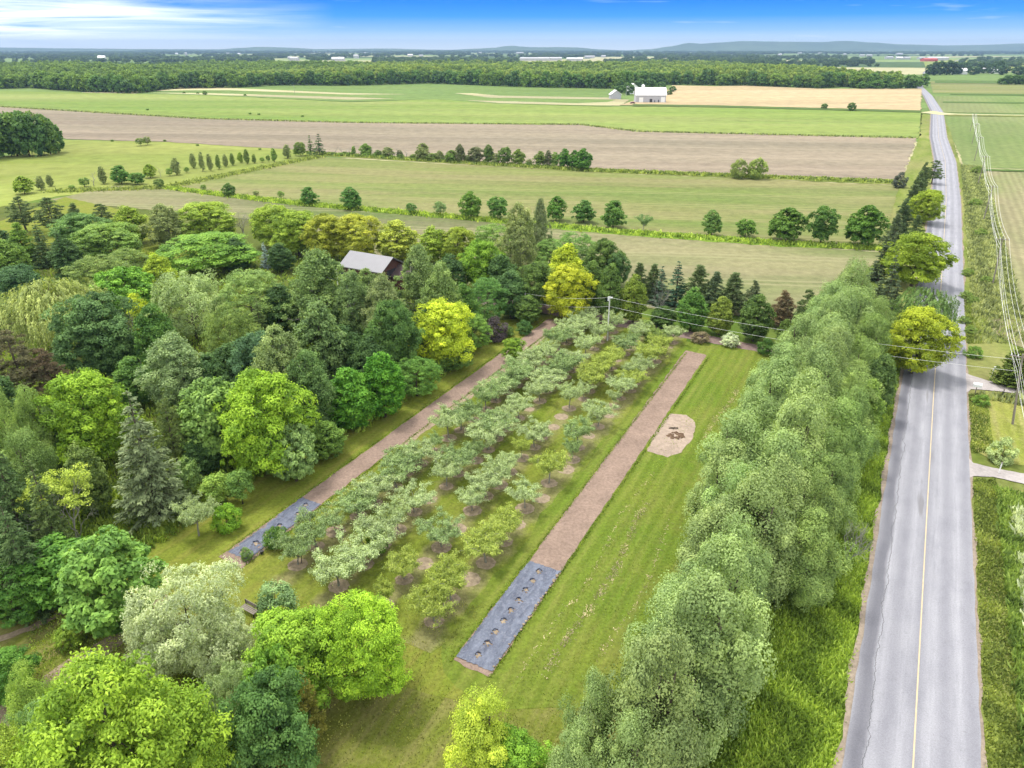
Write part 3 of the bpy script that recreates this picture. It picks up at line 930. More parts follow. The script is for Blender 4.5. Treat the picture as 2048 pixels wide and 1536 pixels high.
spruce('spruce', 111, 12, 3.0, 26, 16, 55, .32, .14, droop=.22)
spruce('fir', 112, 7, 1.5, 20, 12, 34, .22, .11, droop=.12, expo=.9)
spruce('cedar', 113, 6, 2.6, 30, 20, 50, .24, .14, droop=-.15, expo=.6)
spruce('roadspruce', 114, 11, 2.3, 20, 12, 42, .42, .2, droop=.2)
for s_ in range(2):
    pine('pine', 120 + s_, 10, 3.6, 170, 70, .40, .09)
    pine('conepine', 125 + s_, 8, 2.6, 260, 60, .36, .08, base=.1, conic=.8, crad=.42)
weeping('weeping', 130, 11, 5.6)
weeping('softwillow', 131, 9, 5.2, 700, 30, .30, .08, (.5, 1.8))
for s_ in range(6):
    orchard_tree('orchard', 140 + s_, 3.3, 2.35)
for s_ in range(2):
    orchard_tree('peach', 150 + s_, 3.2, 2.1, 8, 290, .22, .06)
bare_tree('bare', 160, 7, 2.5)
bare_tree('bare', 161, 7, 2.5, depth_=5, stems=2)
bare_tree('halfbare', 162, 8, 3.4, leaves=26)
bare_tree('sapling', 163, 6, 1.0, depth_=3, stems=1)

# light-weight versions for the distance
for s_ in range(4):
    broad('fartree', 170 + s_, 13, 5.2, p_round, 60, 1.5, 34, 1.25, .85, base=.06, flat=.8, lump=.22, fill=.1, limbs=6)
broad('farpoplar', 176, 16, 3.0, p_col, 50, 1.2, 34, 1.1, .7, base=.06, flat=1.2, lump=.25, fill=.1, limbs=6)
spruce('farspruce', 177, 13, 3.6, 14, 9, 16, .9, .5)

rgl = random.Random(42)
CATS = {'bigmaple': ('broadleaf_tree', 'tree'), 'roundwillow': ('willow_tree', 'willow'), 'spruce': ('spruce_tree', 'spruce'), 'fir': ('fir_tree', 'fir tree'), 'cedar': ('cedar_tree', 'cedar'), 'roadspruce': ('spruce_tree', 'spruce'), 'farspruce': ('spruce_tree', 'spruce'),
        'pine': ('pine_tree', 'pine'), 'conepine': ('pine_tree', 'pine'), 'weeping': ('weeping_willow', 'willow'), 'softwillow': ('willow_tree', 'willow'), 'silver': ('willow_tree', 'willow'),
        'maple': ('broadleaf_tree', 'tree'), 'linden': ('broadleaf_tree', 'tree'), 'feathery': ('broadleaf_tree', 'tree'), 'umbrella': ('spreading_tree', 'tree'), 'poplar': ('poplar_tree', 'poplar'),
        'cottonwood': ('poplar_tree', 'poplar'), 'coarse': ('broadleaf_tree', 'tree'), 'shrub': ('shrub', 'shrub'), 'young': ('young_tree', 'tree'), 'column': ('columnar_tree', 'tree'),
        'rowtree': ('field_tree', 'tree'), 'orchard': ('fruit_tree', 'fruit tree'), 'peach': ('fruit_tree', 'fruit tree'), 'bare': ('bare_tree', 'tree'), 'halfbare': ('sparse_tree', 'tree'),
        'sapling': ('sapling', 'sapling'), 'fartree': ('woodland_tree', 'tree'), 'farpoplar': ('poplar_tree', 'poplar')}


def plant(kind, x, y, w, h, color, label, group=None, var=None, rz=None, name=None, cat=None, z=0.0):
    pr = PROTO[kind]
    cr, tk, R, Ht = pr[var % len(pr)] if var is not None else rgl.choice(pr)
    nm, ct = CATS[kind]
    k = w / (2 * R)
    e = empty(name or nm, (x, y, z), label, cat or ct, group, rz if rz is not None else rgl.uniform(0, 6.28), (k, k, h / Ht))
    if cr:
        c = mesh_obj('crown' if nm != 'shrub' else 'foliage', cr, e)
        v = rgl.uniform(.92, 1.08)
        c.color = (*[a * v for a in color], 1)
    mesh_obj('trunk' if nm != 'shrub' else 'stems', tk, e)
    return e


def TT(kind, px, py, wpx, h, color, label, group='trees in the wood', k=.10, **kw):
    """Tree by its top: the pixel where its top shows, its height in metres, its width in pixels."""
    pyr = py + k * wpx
    x, y = G(px, pyr, h)
    w = wpx * depth(y, h * .55) / FPX
    x = (px - 1024) / FPX * depth(y, h * .6)
    return plant(kind, x, y, w, h, color, label, group, **kw)


def TB(kind, px, pyb, pyt, wpx, color, label, group=None, mid=False, **kw):
    """Tree by its foot: the pixels of its foot and top."""
    x, y = G(px, pyb)
    h = hsolve(y, pyt)
    if mid:
        x = (px - 1024) / FPX * depth(y, h * .5)
    w = wpx * depth(y, h * .5) / FPX
    return plant(kind, x, y, w, h, color, label, group, **kw)


# leaf colours
BRI = (0.135, 0.225, 0.010)
YEL = (0.22, 0.27, 0.010)
GOLD = (0.26, 0.315, 0.012)
MID = (0.095, 0.16, 0.024)
DRK = (0.066, 0.112, 0.02)
BLU = (0.056, 0.108, 0.03)
VIV = (0.060, 0.155, 0.010)
OLI = (0.095, 0.14, 0.026)
GRY = (0.135, 0.165, 0.055)
SIL = (0.195, 0.235, 0.110)
POP = (0.150, 0.208, 0.066)
PIN = (0.070, 0.100, 0.036)
WEE = (0.19, 0.225, 0.062)
PUR = (0.045, 0.036, 0.038)
BSP = (0.19, 0.25, 0.24)
YGR = (0.135, 0.195, 0.016)
ORC = (0.20, 0.25, 0.115)
ORD = (0.135, 0.19, 0.072)
PEA = (0.165, 0.205, 0.035)

# ------------------------------------------------------------------ the wood, tree by tree
WOOD = [
    # kind, x, ytop, width px, height m, colour, label
    ('pine', 42, 386, 70, 9, PIN, 'dark pine in the far corner of the wood nearest the left picture edge'),
    ('pine', 100, 388, 75, 9, PIN, 'dark spreading pine second from the left edge of the wood'),
    ('conepine', 150, 402, 55, 8, PIN, 'small dark pine behind the rounded mid-green trees'),
    ('pine', 203, 402, 62, 7, PIN, 'low dark pine with a flat top on the field side of the wood'),
    ('maple', 158, 416, 105, 8, (0.075, 0.145, 0.03), 'rounded mid-green tree in front of the low dark pine'),
    ('maple', 215, 436, 125, 8, MID, 'broad olive-green tree in front of the rounded mid-green one'),
    ('linden', 258, 404, 78, 9, YGR, 'upright yellow-green tree at the field edge left of the grassy gap'),
    ('cottonwood', 328, 400, 80, 10, GRY, 'grey-green open tree at the field edge beside the grassy gap'),
    ('maple', 410, 394, 115, 9, YGR, 'wide yellow-green tree behind the umbrella-shaped tree'),
    ('bare', 482, 414, 60, 7, (0.1, .07, .06), 'brownish nearly bare tree between the wide yellow-green tree and the hedge'),
    ('umbrella', 412, 446, 205, 8, (0.085, 0.165, 0.014), 'broad umbrella-shaped bright green tree left of the blue spruce'),
    ('maple', 545, 400, 92, 10, YGR, 'first and leftmost of the yellow-green boundary trees behind the house'),
    ('maple', 592, 412, 92, 10, YGR, 'second yellow-green boundary tree behind the house'),
    ('maple', 652, 418, 92, 10, (0.175, 0.20, 0.015), 'third yellow-green boundary tree, over the left end of the metal roof'),
    ('maple', 712, 420, 98, 10, (0.175, 0.195, 0.015), 'fourth yellow-green boundary tree, over the middle of the metal roof'),
    ('linden', 792, 430, 95, 9, (0.19, 0.225, 0.025), 'pale yellow-green tree with a forked trunk just right of the metal roof'),
    ('linden', 868, 446, 75, 8, YGR, 'darker yellow-green tree right of the pale forked one'),
    ('maple', 915, 448, 72, 8, (0.13, 0.175, 0.014), 'small rounded yellow-green tree at the end of the boundary line'),
    ('feathery', 985, 440, 90, 8, MID, 'feathery green tree at the field edge left of the tall poplar'),
    ('cottonwood', 1038, 398, 82, 16, GRY, 'tallest grey-green poplar standing up against the crop field'),
    ('cottonwood', 1080, 394, 48, 15, (0.12, 0.15, 0.065), 'slim pale poplar close to the right of the tallest one'),
    ('feathery', 1150, 456, 95, 8, (0.09, 0.165, 0.03), 'spreading feathery green tree right of the tall poplars'),
    ('maple', 1208, 470, 72, 9, DRK, 'dark green rounded tree at the right end of the wood'),
    ('maple', 1235, 500, 45, 7, BLU, 'small dark tree at the far right tip of the wood'),
    ('feathery', 1100, 470, 80, 8, (0.10, 0.17, 0.035), 'light feathery tree directly behind the yellow maples'),
    ('maple', 962, 470, 85, 10, (0.10, 0.185, 0.012), 'layered bright green maple left of the tallest poplar'),
    ('linden', 1130, 488, 90, 9, YEL, 'rear one of the two yellow maples beside the driveway'),
    ('maple', 1136, 530, 100, 8, (0.225, 0.25, 0.008), 'front one of the two yellow maples, its trunk by the driveway'),
    ('maple', 1075, 515, 85, 9, DRK, 'dark tree in the shade between the tallest poplar and the yellow maples'),
    ('linden', 1022, 540, 78, 8, BLU, 'dark bluish-green tree near the far end of the left gravel bed'),
    ('feathery', 975, 556, 80, 8, (0.06, .13, .025), 'mid-green pointed tree left of the dark bluish-green one'),
    ('linden', 1055, 590, 60, 6, DRK, 'low dark tree where the driveway leaves the wood'),
    ('conepine', 40, 440, 75, 9, MID, 'first mid-green conifer of the group below the dark pines'),
    ('spruce', 78, 432, 60, 10, (0.06, .10, .03), 'pointed conifer in the middle of the left conifer group'),
    ('spruce', 120, 448, 60, 10, (0.055, .105, .028), 'right-hand pointed conifer of the left conifer group'),
    ('linden', 15, 470, 85, 9, MID, 'leafy green tree at the left edge below the conifers'),
    ('maple', 40, 522, 100, 9, (0.04, .085, .03), 'shaded dark tree behind the weeping willow on its left'),
    ('feathery', 195, 500, 120, 7, OLI, 'low olive tree behind the weeping willow'),
    ('feathery', 255, 490, 90, 6, OLI, 'olive shrubby tree beside the small grassy clearing'),
    ('weeping', 102, 530, 215, 12, WEE, 'pale weeping willow with hanging yellowish strands'),
    ('maple', 190, 572, 145, 12, BLU, 'dark bluish-green maple against the right of the weeping willow'),
    ('coarse', 250, 524, 120, 9, (0.08, .175, .012), 'bright leafy tree behind the dark bluish-green maple'),
    ('linden', 320, 500, 78, 9, (0.17, .23, .012), 'fresh yellow-green tree beside the silvery willow'),
    ('linden', 275, 580, 65, 8, YEL, 'small yellow-topped tree above the grey leafless one'),
    ('bare', 262, 612, 62, 9, GRY, 'grey leafless tree beside the dark bluish-green maple'),
    ('silver', 378, 530, 145, 11, (0.175, .235, .085), 'rounded silvery willow in the middle of the wood'),
    ('feathery', 500, 526, 145, 11, (0.115, .175, .04), 'broad light green tree between the silvery willow and the tall poplars'),
    ('linden', 312, 598, 95, 11, (0.05, .11, .016), 'deep green upright tree in front of the silvery willow'),
    ('spruce', 520, 585, 80, 11, (0.06, .09, .02), 'dark conifer poking up in the middle of the wood'),
    ('feathery', 462, 600, 115, 11, OLI, 'olive-green spreading tree in front of the broad light green one'),
    ('cottonwood', 640, 488, 150, 15, (0.095, .145, .04), 'big grey-green poplar left of the metal roof'),
    ('cottonwood', 708, 532, 100, 13, (0.095, .145, .045), 'grey-green poplar just below the metal roof'),
    ('cottonwood', 768, 541, 100, 13, (0.13, .165, .06), 'paler poplar with whitish limbs below the right end of the roof'),
    ('cottonwood', 735, 530, 80, 11, (0.11, .16, .045), 'light leafy crown directly in front of the metal roofed house'),
    ('cottonwood', 838, 482, 105, 14, (0.115, .165, .05), 'tall poplar right of the metal roof'),
    ('cottonwood', 885, 525, 95, 13, (0.11, .16, .045), 'grey-green poplar above the golden tree'),
    ('linden', 930, 560, 70, 9, (0.06, .125, .02), 'mid-green tree behind the golden tree on its right'),
    ('linden', 640, 590, 120, 13, (0.085, .135, .04), 'grey-green poplar over the vivid green pair'),
    ('maple', 790, 600, 100, 11, (0.05, .10, .02), 'shaded green tree left of the golden one'),
    ('cottonwood', 560, 640, 120, 13, (0.135, .18, .06), 'pale grey-green poplar with whitish limbs in the middle of the wood'),
    ('maple', 520, 655, 110, 10, (0.055, .11, .045), 'bluish shaded tree under the pale grey-green poplar'),
    ('cottonwood', 620, 690, 110, 11, (0.075, .13, .035), 'green poplar left of the vivid green pair'),
    ('cottonwood', 355, 655, 135, 11, (0.135, .19, .075), 'open blue-green tree with visible limbs in front of the deep green one'),
    ('linden', 265, 705, 90, 7, (0.065, .13, .02), 'smaller green tree right of the bright green maple'),
    ('pine', 28, 650, 130, 10, (0.085, .08, .04), 'reddish-brown pine under the weeping willow'),
    ('pine', 90, 690, 90, 7, (0.09, .07, .04), 'small reddish-brown pine in front of the weeping willow'),
    ('maple', 168, 733, 160, 11, BRI, 'bright yellow-green maple right of the pale poplars'),
    ('poplar', 18, 770, 80, 12, (0.13, .19, .04), 'light green poplar at the left edge behind the spruces'),
    ('poplar', 72, 768, 85, 11, (0.14, .205, .045), 'light green poplar against the left of the bright maple'),
    ('poplar', 60, 850, 110, 9, (0.10, .155, .035), 'soft green tree below the light green poplars'),
    ('pine', 340, 790, 90, 9, (0.095, .13, .035), 'yellowish pine behind the big spruce'),
    ('spruce', 287, 778, 165, 13, (0.105, .135, .06), 'big grey-green spruce standing at the edge of the lawn'),
    ('coarse', 432, 762, 140, 10, (0.11, .18, .035), 'dark-hearted tree with pale green leaf tips behind the bright maple by the lawn'),
    ('maple', 532, 742, 165, 12, BRI, 'vivid yellow-green maple at the lawn edge near the left gravel bed'),
    ('maple', 500, 830, 90, 8, BRI, 'lower bright crown in front of the vivid yellow-green maple'),
    ('coarse', 585, 850, 100, 8, (0.13, .20, .055), 'light green tree with a bare stem beside the gravel bed'),
    ('linden', 652, 843, 85, 6, (0.08, .14, .02), 'small mid-green tree beside the left gravel bed'),
    ('linden', 697, 735, 110, 9, VIV, 'left one of the vivid deep green pair'),
    ('linden', 765, 704, 105, 9, (0.05, .145, .008), 'right one of the vivid deep green pair'),
    ('feathery', 832, 716, 95, 6, (0.07, .145, .02), 'low green bushy tree between the vivid pair and the golden tree'),
    ('linden', 640, 755, 62, 6, PUR, 'small dark purple tree left of the vivid deep green pair'),
    ('maple', 888, 602, 118, 9, GOLD, 'golden yellow tree beside the left gravel bed'),
    ('feathery', 948, 630, 72, 6, (0.085, .155, .02), 'mid-green bush tight against the right of the golden tree'),
    ('feathery', 905, 690, 80, 4, (0.08, .14, .025), 'low bush under the golden tree'),
    ('shrub', 990, 636, 58, 5, PUR, 'dark purple shrub right of the golden tree'),
    ('shrub', 1010, 650, 40, 3, DRK, 'dark green bush in front of the purple shrub'),
    ('spruce', 10, 850, 120, 13, (0.06, .10, .028), 'dark spruce at the left edge of the picture'),
    ('spruce', 85, 905, 95, 11, (0.075, .11, .03), 'olive spruce between the edge spruce and the half-bare tree'),
    ('linden', 170, 880, 90, 8, (0.095, .14, .03), 'hazy olive tree behind the half-bare tree'),
    ('spruce', 30, 985, 130, 11, (0.05, .085, .025), 'dark lower spruce on the left edge'),
    ('coarse', 100, 1075, 165, 5.5, (0.055, .13, .012), 'large deep green bushy tree left of the rounded pale-tipped tree'),
    ('feathery', 15, 1120, 140, 5.5, (0.045, .11, .012), 'deep green bushy tree at the left edge above the garden path'),
    ('coarse', 222, 1080, 190, 8.5, (0.10, .19, .028), 'rounded tree with pale leaf tips at the corner of the lawn'),
    ('silver', 378, 1148, 215, 8, (0.235, .275, .14), 'large silvery willow at the near corner of the lawn'),
    ('silver', 318, 1235, 120, 6, (0.24, .275, .14), 'lower left crown of silvery willow beside the large one'),
    ('silver', 462, 1222, 120, 6, (0.22, .26, .13), 'lower right crown of silvery willow beside the large one'),
    ('maple', 5, 1300, 110, 4, (0.06, .14, .014), 'low deep green tree between the two garden paths'),
    ('shrub', 135, 1245, 60, 2, (0.11, .17, .015), 'light green shrub in the grass between the garden paths'),
    ('poplar', 62, 1325, 100, 7, (0.15, .22, .03), 'small yellowish-green poplar at the lower left'),
    ('silver', 90, 1400, 125, 7, (0.12, .20, .06), 'blue-green tree behind the big bright foreground maple'),
    ('poplar', 15, 1440, 130, 8, (0.16, .22, .02), 'yellow-green tree in the lower left corner'),
    ('silver', 205, 1306, 80, 6, (0.17, .24, .11), 'pale grey-green tree behind the big bright foreground maple'),
    ('bigmaple', 232, 1312, 330, 15, (0.135, .215, .012), 'largest bright green maple filling the lower left foreground'),
    ('bigmaple', 125, 1468, 210, 11, (0.125, .205, .014), 'bright green tree at the bottom left below the largest maple'),
    ('bigmaple', 390, 1400, 160, 10, (0.13, .21, .012), 'right-hand lower crown beside the largest bright maple'),
    ('silver', 470, 1320, 110, 7, (0.15, .2, .08), 'grey-green tree between the largest maple and the dark green one'),
    ('maple', 530, 1345, 175, 9.5, (0.05, .105, .022), 'dark green dense tree at the bottom left of the wood edge'),
    ('maple', 590, 1232, 165, 9, (0.125, .215, .014), 'bright green tree left of the brightest lawn-side maple'),
    ('bigmaple', 722, 1198, 170, 9.5, (0.15, .245, .010), 'brightest lawn-side maple at the near end of the orchard'),
    ('coarse', 555, 1290, 120, 8, (0.09, .175, .014), 'green tree in front of the two bright lawn-side maples'),
    ('poplar', 968, 1372, 145, 8, (0.24, .30, .025), 'yellow-green poplar alone at the bottom middle'),
    ('maple', 1035, 1468, 120, 5, (0.11, .21, .014), 'bright green tree below the lone yellow-green poplar'),
]
# where the foot of an edge tree can be read off the lawn, it is planted by its foot
FOOT = {(697, 735): 858, (765, 704): 834, (888, 602): 736, (832, 716): 792, (652, 843): 915, (585, 850): 962, (532, 742): 945, (500, 830): 948, (432, 762): 920, (948, 630): 700, (905, 690): 740, (990, 636): 680,
        (1010, 650): 672, (975, 556): 650, (1022, 540): 636, (640, 755): 848, (222, 1080): 1252, (287, 778): 1032, (1136, 530): 640, (1130, 488): 602, (1055, 590): 648, (378, 1148): 1338, (318, 1235): 1345, (462, 1222): 1350,
        (590, 1232): 1405, (722, 1198): 1392, (790, 600): 760, (885, 525): 700}
for i, (kd, x, y, w, h, c, lb) in enumerate(WOOD):
    if (x, y) in FOOT:
        TB(kd, x, FOOT[(x, y)], y, w, c, lb, 'trees in the wood', mid=True, var=i)
    else:
        TT(kd, x, y, w, h, c, lb, var=i)
# dark filler stands deeper in the wood keep their own places too
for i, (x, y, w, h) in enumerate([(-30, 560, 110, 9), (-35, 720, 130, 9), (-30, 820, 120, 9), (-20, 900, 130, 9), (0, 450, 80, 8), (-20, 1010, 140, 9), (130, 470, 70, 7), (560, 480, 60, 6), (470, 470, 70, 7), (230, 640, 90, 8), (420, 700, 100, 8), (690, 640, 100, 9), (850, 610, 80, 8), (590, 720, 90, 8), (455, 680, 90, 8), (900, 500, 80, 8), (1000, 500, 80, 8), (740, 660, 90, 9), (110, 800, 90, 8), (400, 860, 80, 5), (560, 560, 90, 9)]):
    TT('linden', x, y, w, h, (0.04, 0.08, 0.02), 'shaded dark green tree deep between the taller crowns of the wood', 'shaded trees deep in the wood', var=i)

# trees of the wood edge whose feet show
TB('halfbare', 155, 1100, 945, 130, (0.19, .24, .03), 'half-bare tree with yellow-green leaf tufts and pale forked stems')
TB('orchard', 398, 1072, 1000, 82, ORC, 'small grey-green fruit tree standing alone left of the blue ground cloth', 'lone fruit trees on the lawn')
TB('shrub', 456, 1058, 1008, 64, (0.11, .21, .01), 'dense bright green shrub next to the lone grey-green fruit tree')
TB('young', 440, 1010, 948, 58, (0.13, .20, .03), 'slender tree with cream blossom behind the bright green shrub')
TB('young', 486, 1008, 940, 52, (0.09, .16, .03), 'thin young tree between the blossoming tree and the vivid maple')
TB('young', 385, 995, 920, 50, (0.10, .16, .04), 'thin young tree at the foot of the big spruce')
TB('young', 561, 1254, 1170, 76, (0.12, .19, .07), 'small round grey-green tree alone on the lawn near the wooden bench', 'lone fruit trees on the lawn')
TB('conepine', 620, 1482, 1342, 92, (0.175, .17, .03), 'small orange-tinged conifer at the bottom of the wood edge')
TB('fir', 533, 535, 484, 28, BSP, 'pale blue spruce beside the umbrella-shaped tree')
TB('maple', 1028, 722, 676, 42, (0.10, .165, .012), 'small bushy tree standing in the left gravel bed', var=1)
TB('shrub', 755, 1102, 1060, 46, (0.07, .135, .01), 'round dark green shrub inside the orchard')
TB('shrub', 556, 1092, 1055, 55, (0.06, .12, .015), 'round dark shrub at the edge of the near ground cloth')
TB('shrub', 495, 1118, 1095, 26, (0.10, .16, .04), 'tiny grey-green shrub on the edge of the left ground cloth')

# ------------------------------------------------------------------ orchard: four lines of trees, each in a ring of bare soil
ORD_W = ['first', 'second', 'third', 'fourth', 'fifth', 'sixth', 'seventh', 'eighth', 'ninth', 'tenth', 'eleventh', 'twelfth', 'thirteenth', 'fourteenth', 'fifteenth', 'sixteenth', 'seventeenth', 'eighteenth', 'nineteenth', 'twentieth', 'twenty-first', 'twenty-second', 'twenty-third', 'twenty-fourth', 'twenty-fifth']
LINE = ['leftmost orchard line', 'second orchard line', 'third orchard line', 'rightmost orchard line']
ring_proto = []
for s_ in range(3):
    rg = random.Random(s_)
    bm = bmesh.new()
    cv_ = bm.verts.new((0, 0, .035))
    inner, outer = [], []
    for k in range(36):
        a = 2 * math.pi * k / 36
        r = .86 + rg.uniform(-.05, .05)
        inner.append(bm.verts.new((math.cos(a) * r * .72, math.sin(a) * r * .72, .03)))
        outer.append(bm.verts.new((math.cos(a) * r, math.sin(a) * r, .0)))
    for k in range(36):
        j = (k + 1) % 36
        bm.faces.new((cv_, inner[k], inner[j]))
        bm.faces.new((inner[k], outer[k], outer[j], inner[j]))
    me = bpy.data.meshes.new('soil_ring')
    bm.to_mesh(me)
    bm.free()
    me.materials.append(M_RING)
    ring_proto.append(me)
ro = random.Random(77)
for li, n0 in enumerate((-40.3, -35.4, -30.6, -25.8)):
    for k in range(25):
        s0 = 36.0 + k * 2.85 + ro.uniform(-.35, .35)
        if s0 > 104.5:
            continue
        if (li, k) in ((1, 0), (3, 3), (2, 10), (0, 17)):
            kind = None
        x, y = sn2(s0, n0 + ro.uniform(-.4, .4))
        u = ro.random()
        peach = (li == 3 and u < .55) or (li == 2 and (u < .25 or k in (1, 2))) or u < .05
        kind = 'peach' if peach else 'orchard'
        col_ = PEA if peach else (ORC if ro.random() < .72 else ORD)
        w = ro.uniform(3.3, 4.5) * (1.0 if k > 1 else .95) * (1.15 if li in (0, 1) else 1.0)
        h = ro.uniform(2.7, 3.6)
        if ro.random() < .14:
            w, h = w * .6, h * .8
        bare_ring = ro.random() < (.26 if li == 3 else .06) and (li, k) not in ((3, 0), (3, 1), (0, 0), (0, 1), (2, 0), (1, 0))
        tone = 'yellow-green' if peach else ('pale grey-green' if col_ is ORC else 'darker green')
        lb = '%s from the near end in the %s, %s fruit tree' % (ORD_W[k], LINE[li], tone)
        if not bare_ring:
            plant(kind, x, y, w, h, col_, lb, 'orchard fruit trees', var=ro.randrange(6), z=.045)
        r = mesh_obj('soil_ring', ring_proto[k % 3], None, (x, y, 0.05))
        r.scale = (ro.uniform(.85, 1.15),) * 2 + (1,)
        props(r, 'soil ring at the %s tree place from the near end, %s' % (ORD_W[k], LINE[li]), 'soil ring', 'bare soil rings under the orchard trees')

# ------------------------------------------------------------------ poplar belt between lawn and road
rp = random.Random(11)
road_at = lambda s_: Vector((25.8, 30.8, 0)) + RD * s_
RN = Vector((RD.y, -RD.x, 0))
for row, (off, n, hh, ww, cc, word) in enumerate([(-16.8, 20, (7.5, 11.5), 6.8, POP, 'lawn side'), (-12.8, 19, (9.8, 13.6), 6.6, POP, 'middle'), (-9.2, 18, (8, 10.5), 5.6, (0.125, .18, .045), 'road side')]):
    for k in range(n):
        if (row == 2 and k < 5) or (row == 0 and k < 2):
            continue
        p = road_at(-12 + k * 5.0 + (row % 2) * 2.3 + rp.uniform(-.6, .6)) + RN * (off - (1.4 - k * .35) * (k < 5) * (row == 1) + 1.5 * (k < 6) * (row == 0) + rp.uniform(-.6, .6) + (k > 14) * (row == 0) * (k - 14) * .55)
        fq, hq = rp.uniform(.86, 1.12), rp.uniform(.95, 1.05)
        c = [cc[0] * fq * hq, cc[1] * fq, cc[2] * fq]
        plant('poplar', p.x, p.y, ww * rp.uniform(.9, 1.15), rp.uniform(*hh), c, '%s poplar from the near end in the %s row of the roadside belt' % (ORD_W[k], word), 'poplars of the belt along the road', var=rp.randrange(3))
for x, y, w, h in [(1185, 1338, 105, 9), (1150, 1440, 120, 8), (1260, 1420, 150, 9), (1120, 1500, 90, 6)]:
    TT('poplar', x, y, w, h, POP, {1185: 'pointed poplar leading the belt at its near left end', 1150: 'low poplar left of the pointed one at the bottom edge', 1260: 'broad poplar right of the pointed one at the bottom', 1120: 'lowest small poplar at the bottom edge right of the bright tree'}[x], 'poplars of the belt along the road')
TT('bare', 1705, 1040, 80, 4.5, GRY, 'grey leafless shrub beside the road at the edge of the poplar belt', None)

# ------------------------------------------------------------------ row of lindens and pines behind the driveway
for x, yb, yt, w, c, kd, lb in [
    (1215, 642, 528, 62, DRK, 'linden', 'dark linden at the left end of the driveway row'),
    (1180, 630, 520, 60, DRK, 'linden', 'shaded linden next to the yellow maples by the driveway'),
    (1265, 646, 549, 62, (0.10, .14, .016), 'linden', 'yellowish linden behind the utility pole'),
    (1380, 662, 577, 68, (0.06, .13, .018), 'linden', 'fresh green linden in the middle of the driveway row'),
    (1437, 670, 592, 56, (0.11, .145, .02), 'linden', 'yellowish linden right of the fresh green one'),
    (1505, 682, 588, 74, (0.055, .095, .018), 'linden', 'widest dark linden of the driveway row'),
    (1563, 698, 638, 36, (0.07, .11, .02), 'linden', 'smallest linden at the right end of the driveway row'),
    (1325, 655, 612, 60, (0.045, .085, .015), 'linden', 'low dark tree right of the utility pole by the driveway'),
    (1318, 650, 560, 46, GRY, 'bare', 'reddish-grey leafless tree in the driveway row'),
    (1275, 600, 528, 36, PIN, 'conepine', 'first small pine behind the left lindens'),
    (1303, 602, 530, 36, PIN, 'conepine', 'second small pine behind the left lindens'),
    (1350, 612, 520, 34, (0.03, .07, .035), 'fir', 'narrow dark fir rising above the pines'),
    (1392, 616, 533, 50, PIN, 'conepine', 'dark pine right of the narrow fir'),
    (1425, 622, 546, 40, (0.065, .095, .045), 'conepine', 'greyish pine between two dark pines'),
    (1460, 628, 548, 52, PIN, 'conepine', 'spreading dark pine behind the yellowish linden'),
    (1500, 640, 562, 32, (0.08, .10, .05), 'conepine', 'thin pale pine behind the widest linden'),
    (1560, 655, 583, 44, (0.11, .085, .045), 'conepine', 'rusty thin pine right of the widest linden'),
    (1605, 660, 580, 58, PIN, 'pine', 'dark pine against the poplar belt'),
    (1318, 610, 530, 30, (0.04, .075, .04), 'fir', 'small dark fir left of the narrow one'),
    (1460, 692, 667, 40, (0.30, .34, .22), 'shrub', 'white-flowering shrub beside the driveway'),
    (1529, 708, 676, 38, (0.045, .10, .015), 'shrub', 'round dark green shrub beside the driveway'),
    (1400, 684, 664, 40, (0.13, .11, .06), 'shrub', 'brownish low shrub beside the driveway'),
    (1048, 668, 640, 34, (0.04, .09, .02), 'shrub', 'dark shrub at the far end of the left gravel bed'),
    (1290, 668, 640, 40, (0.12, .17, .04), 'shrub', 'light green shrub at the far right corner of the orchard'),
    (1310, 690, 655, 44, (0.13, .18, .04), 'shrub', 'yellowish bush at the far right corner of the orchard'),
]:
    TB(kd, x, yb, yt, w * (1.65 if kd in ('conepine', 'fir') else 1), c, lb, 'trees beside the driveway')

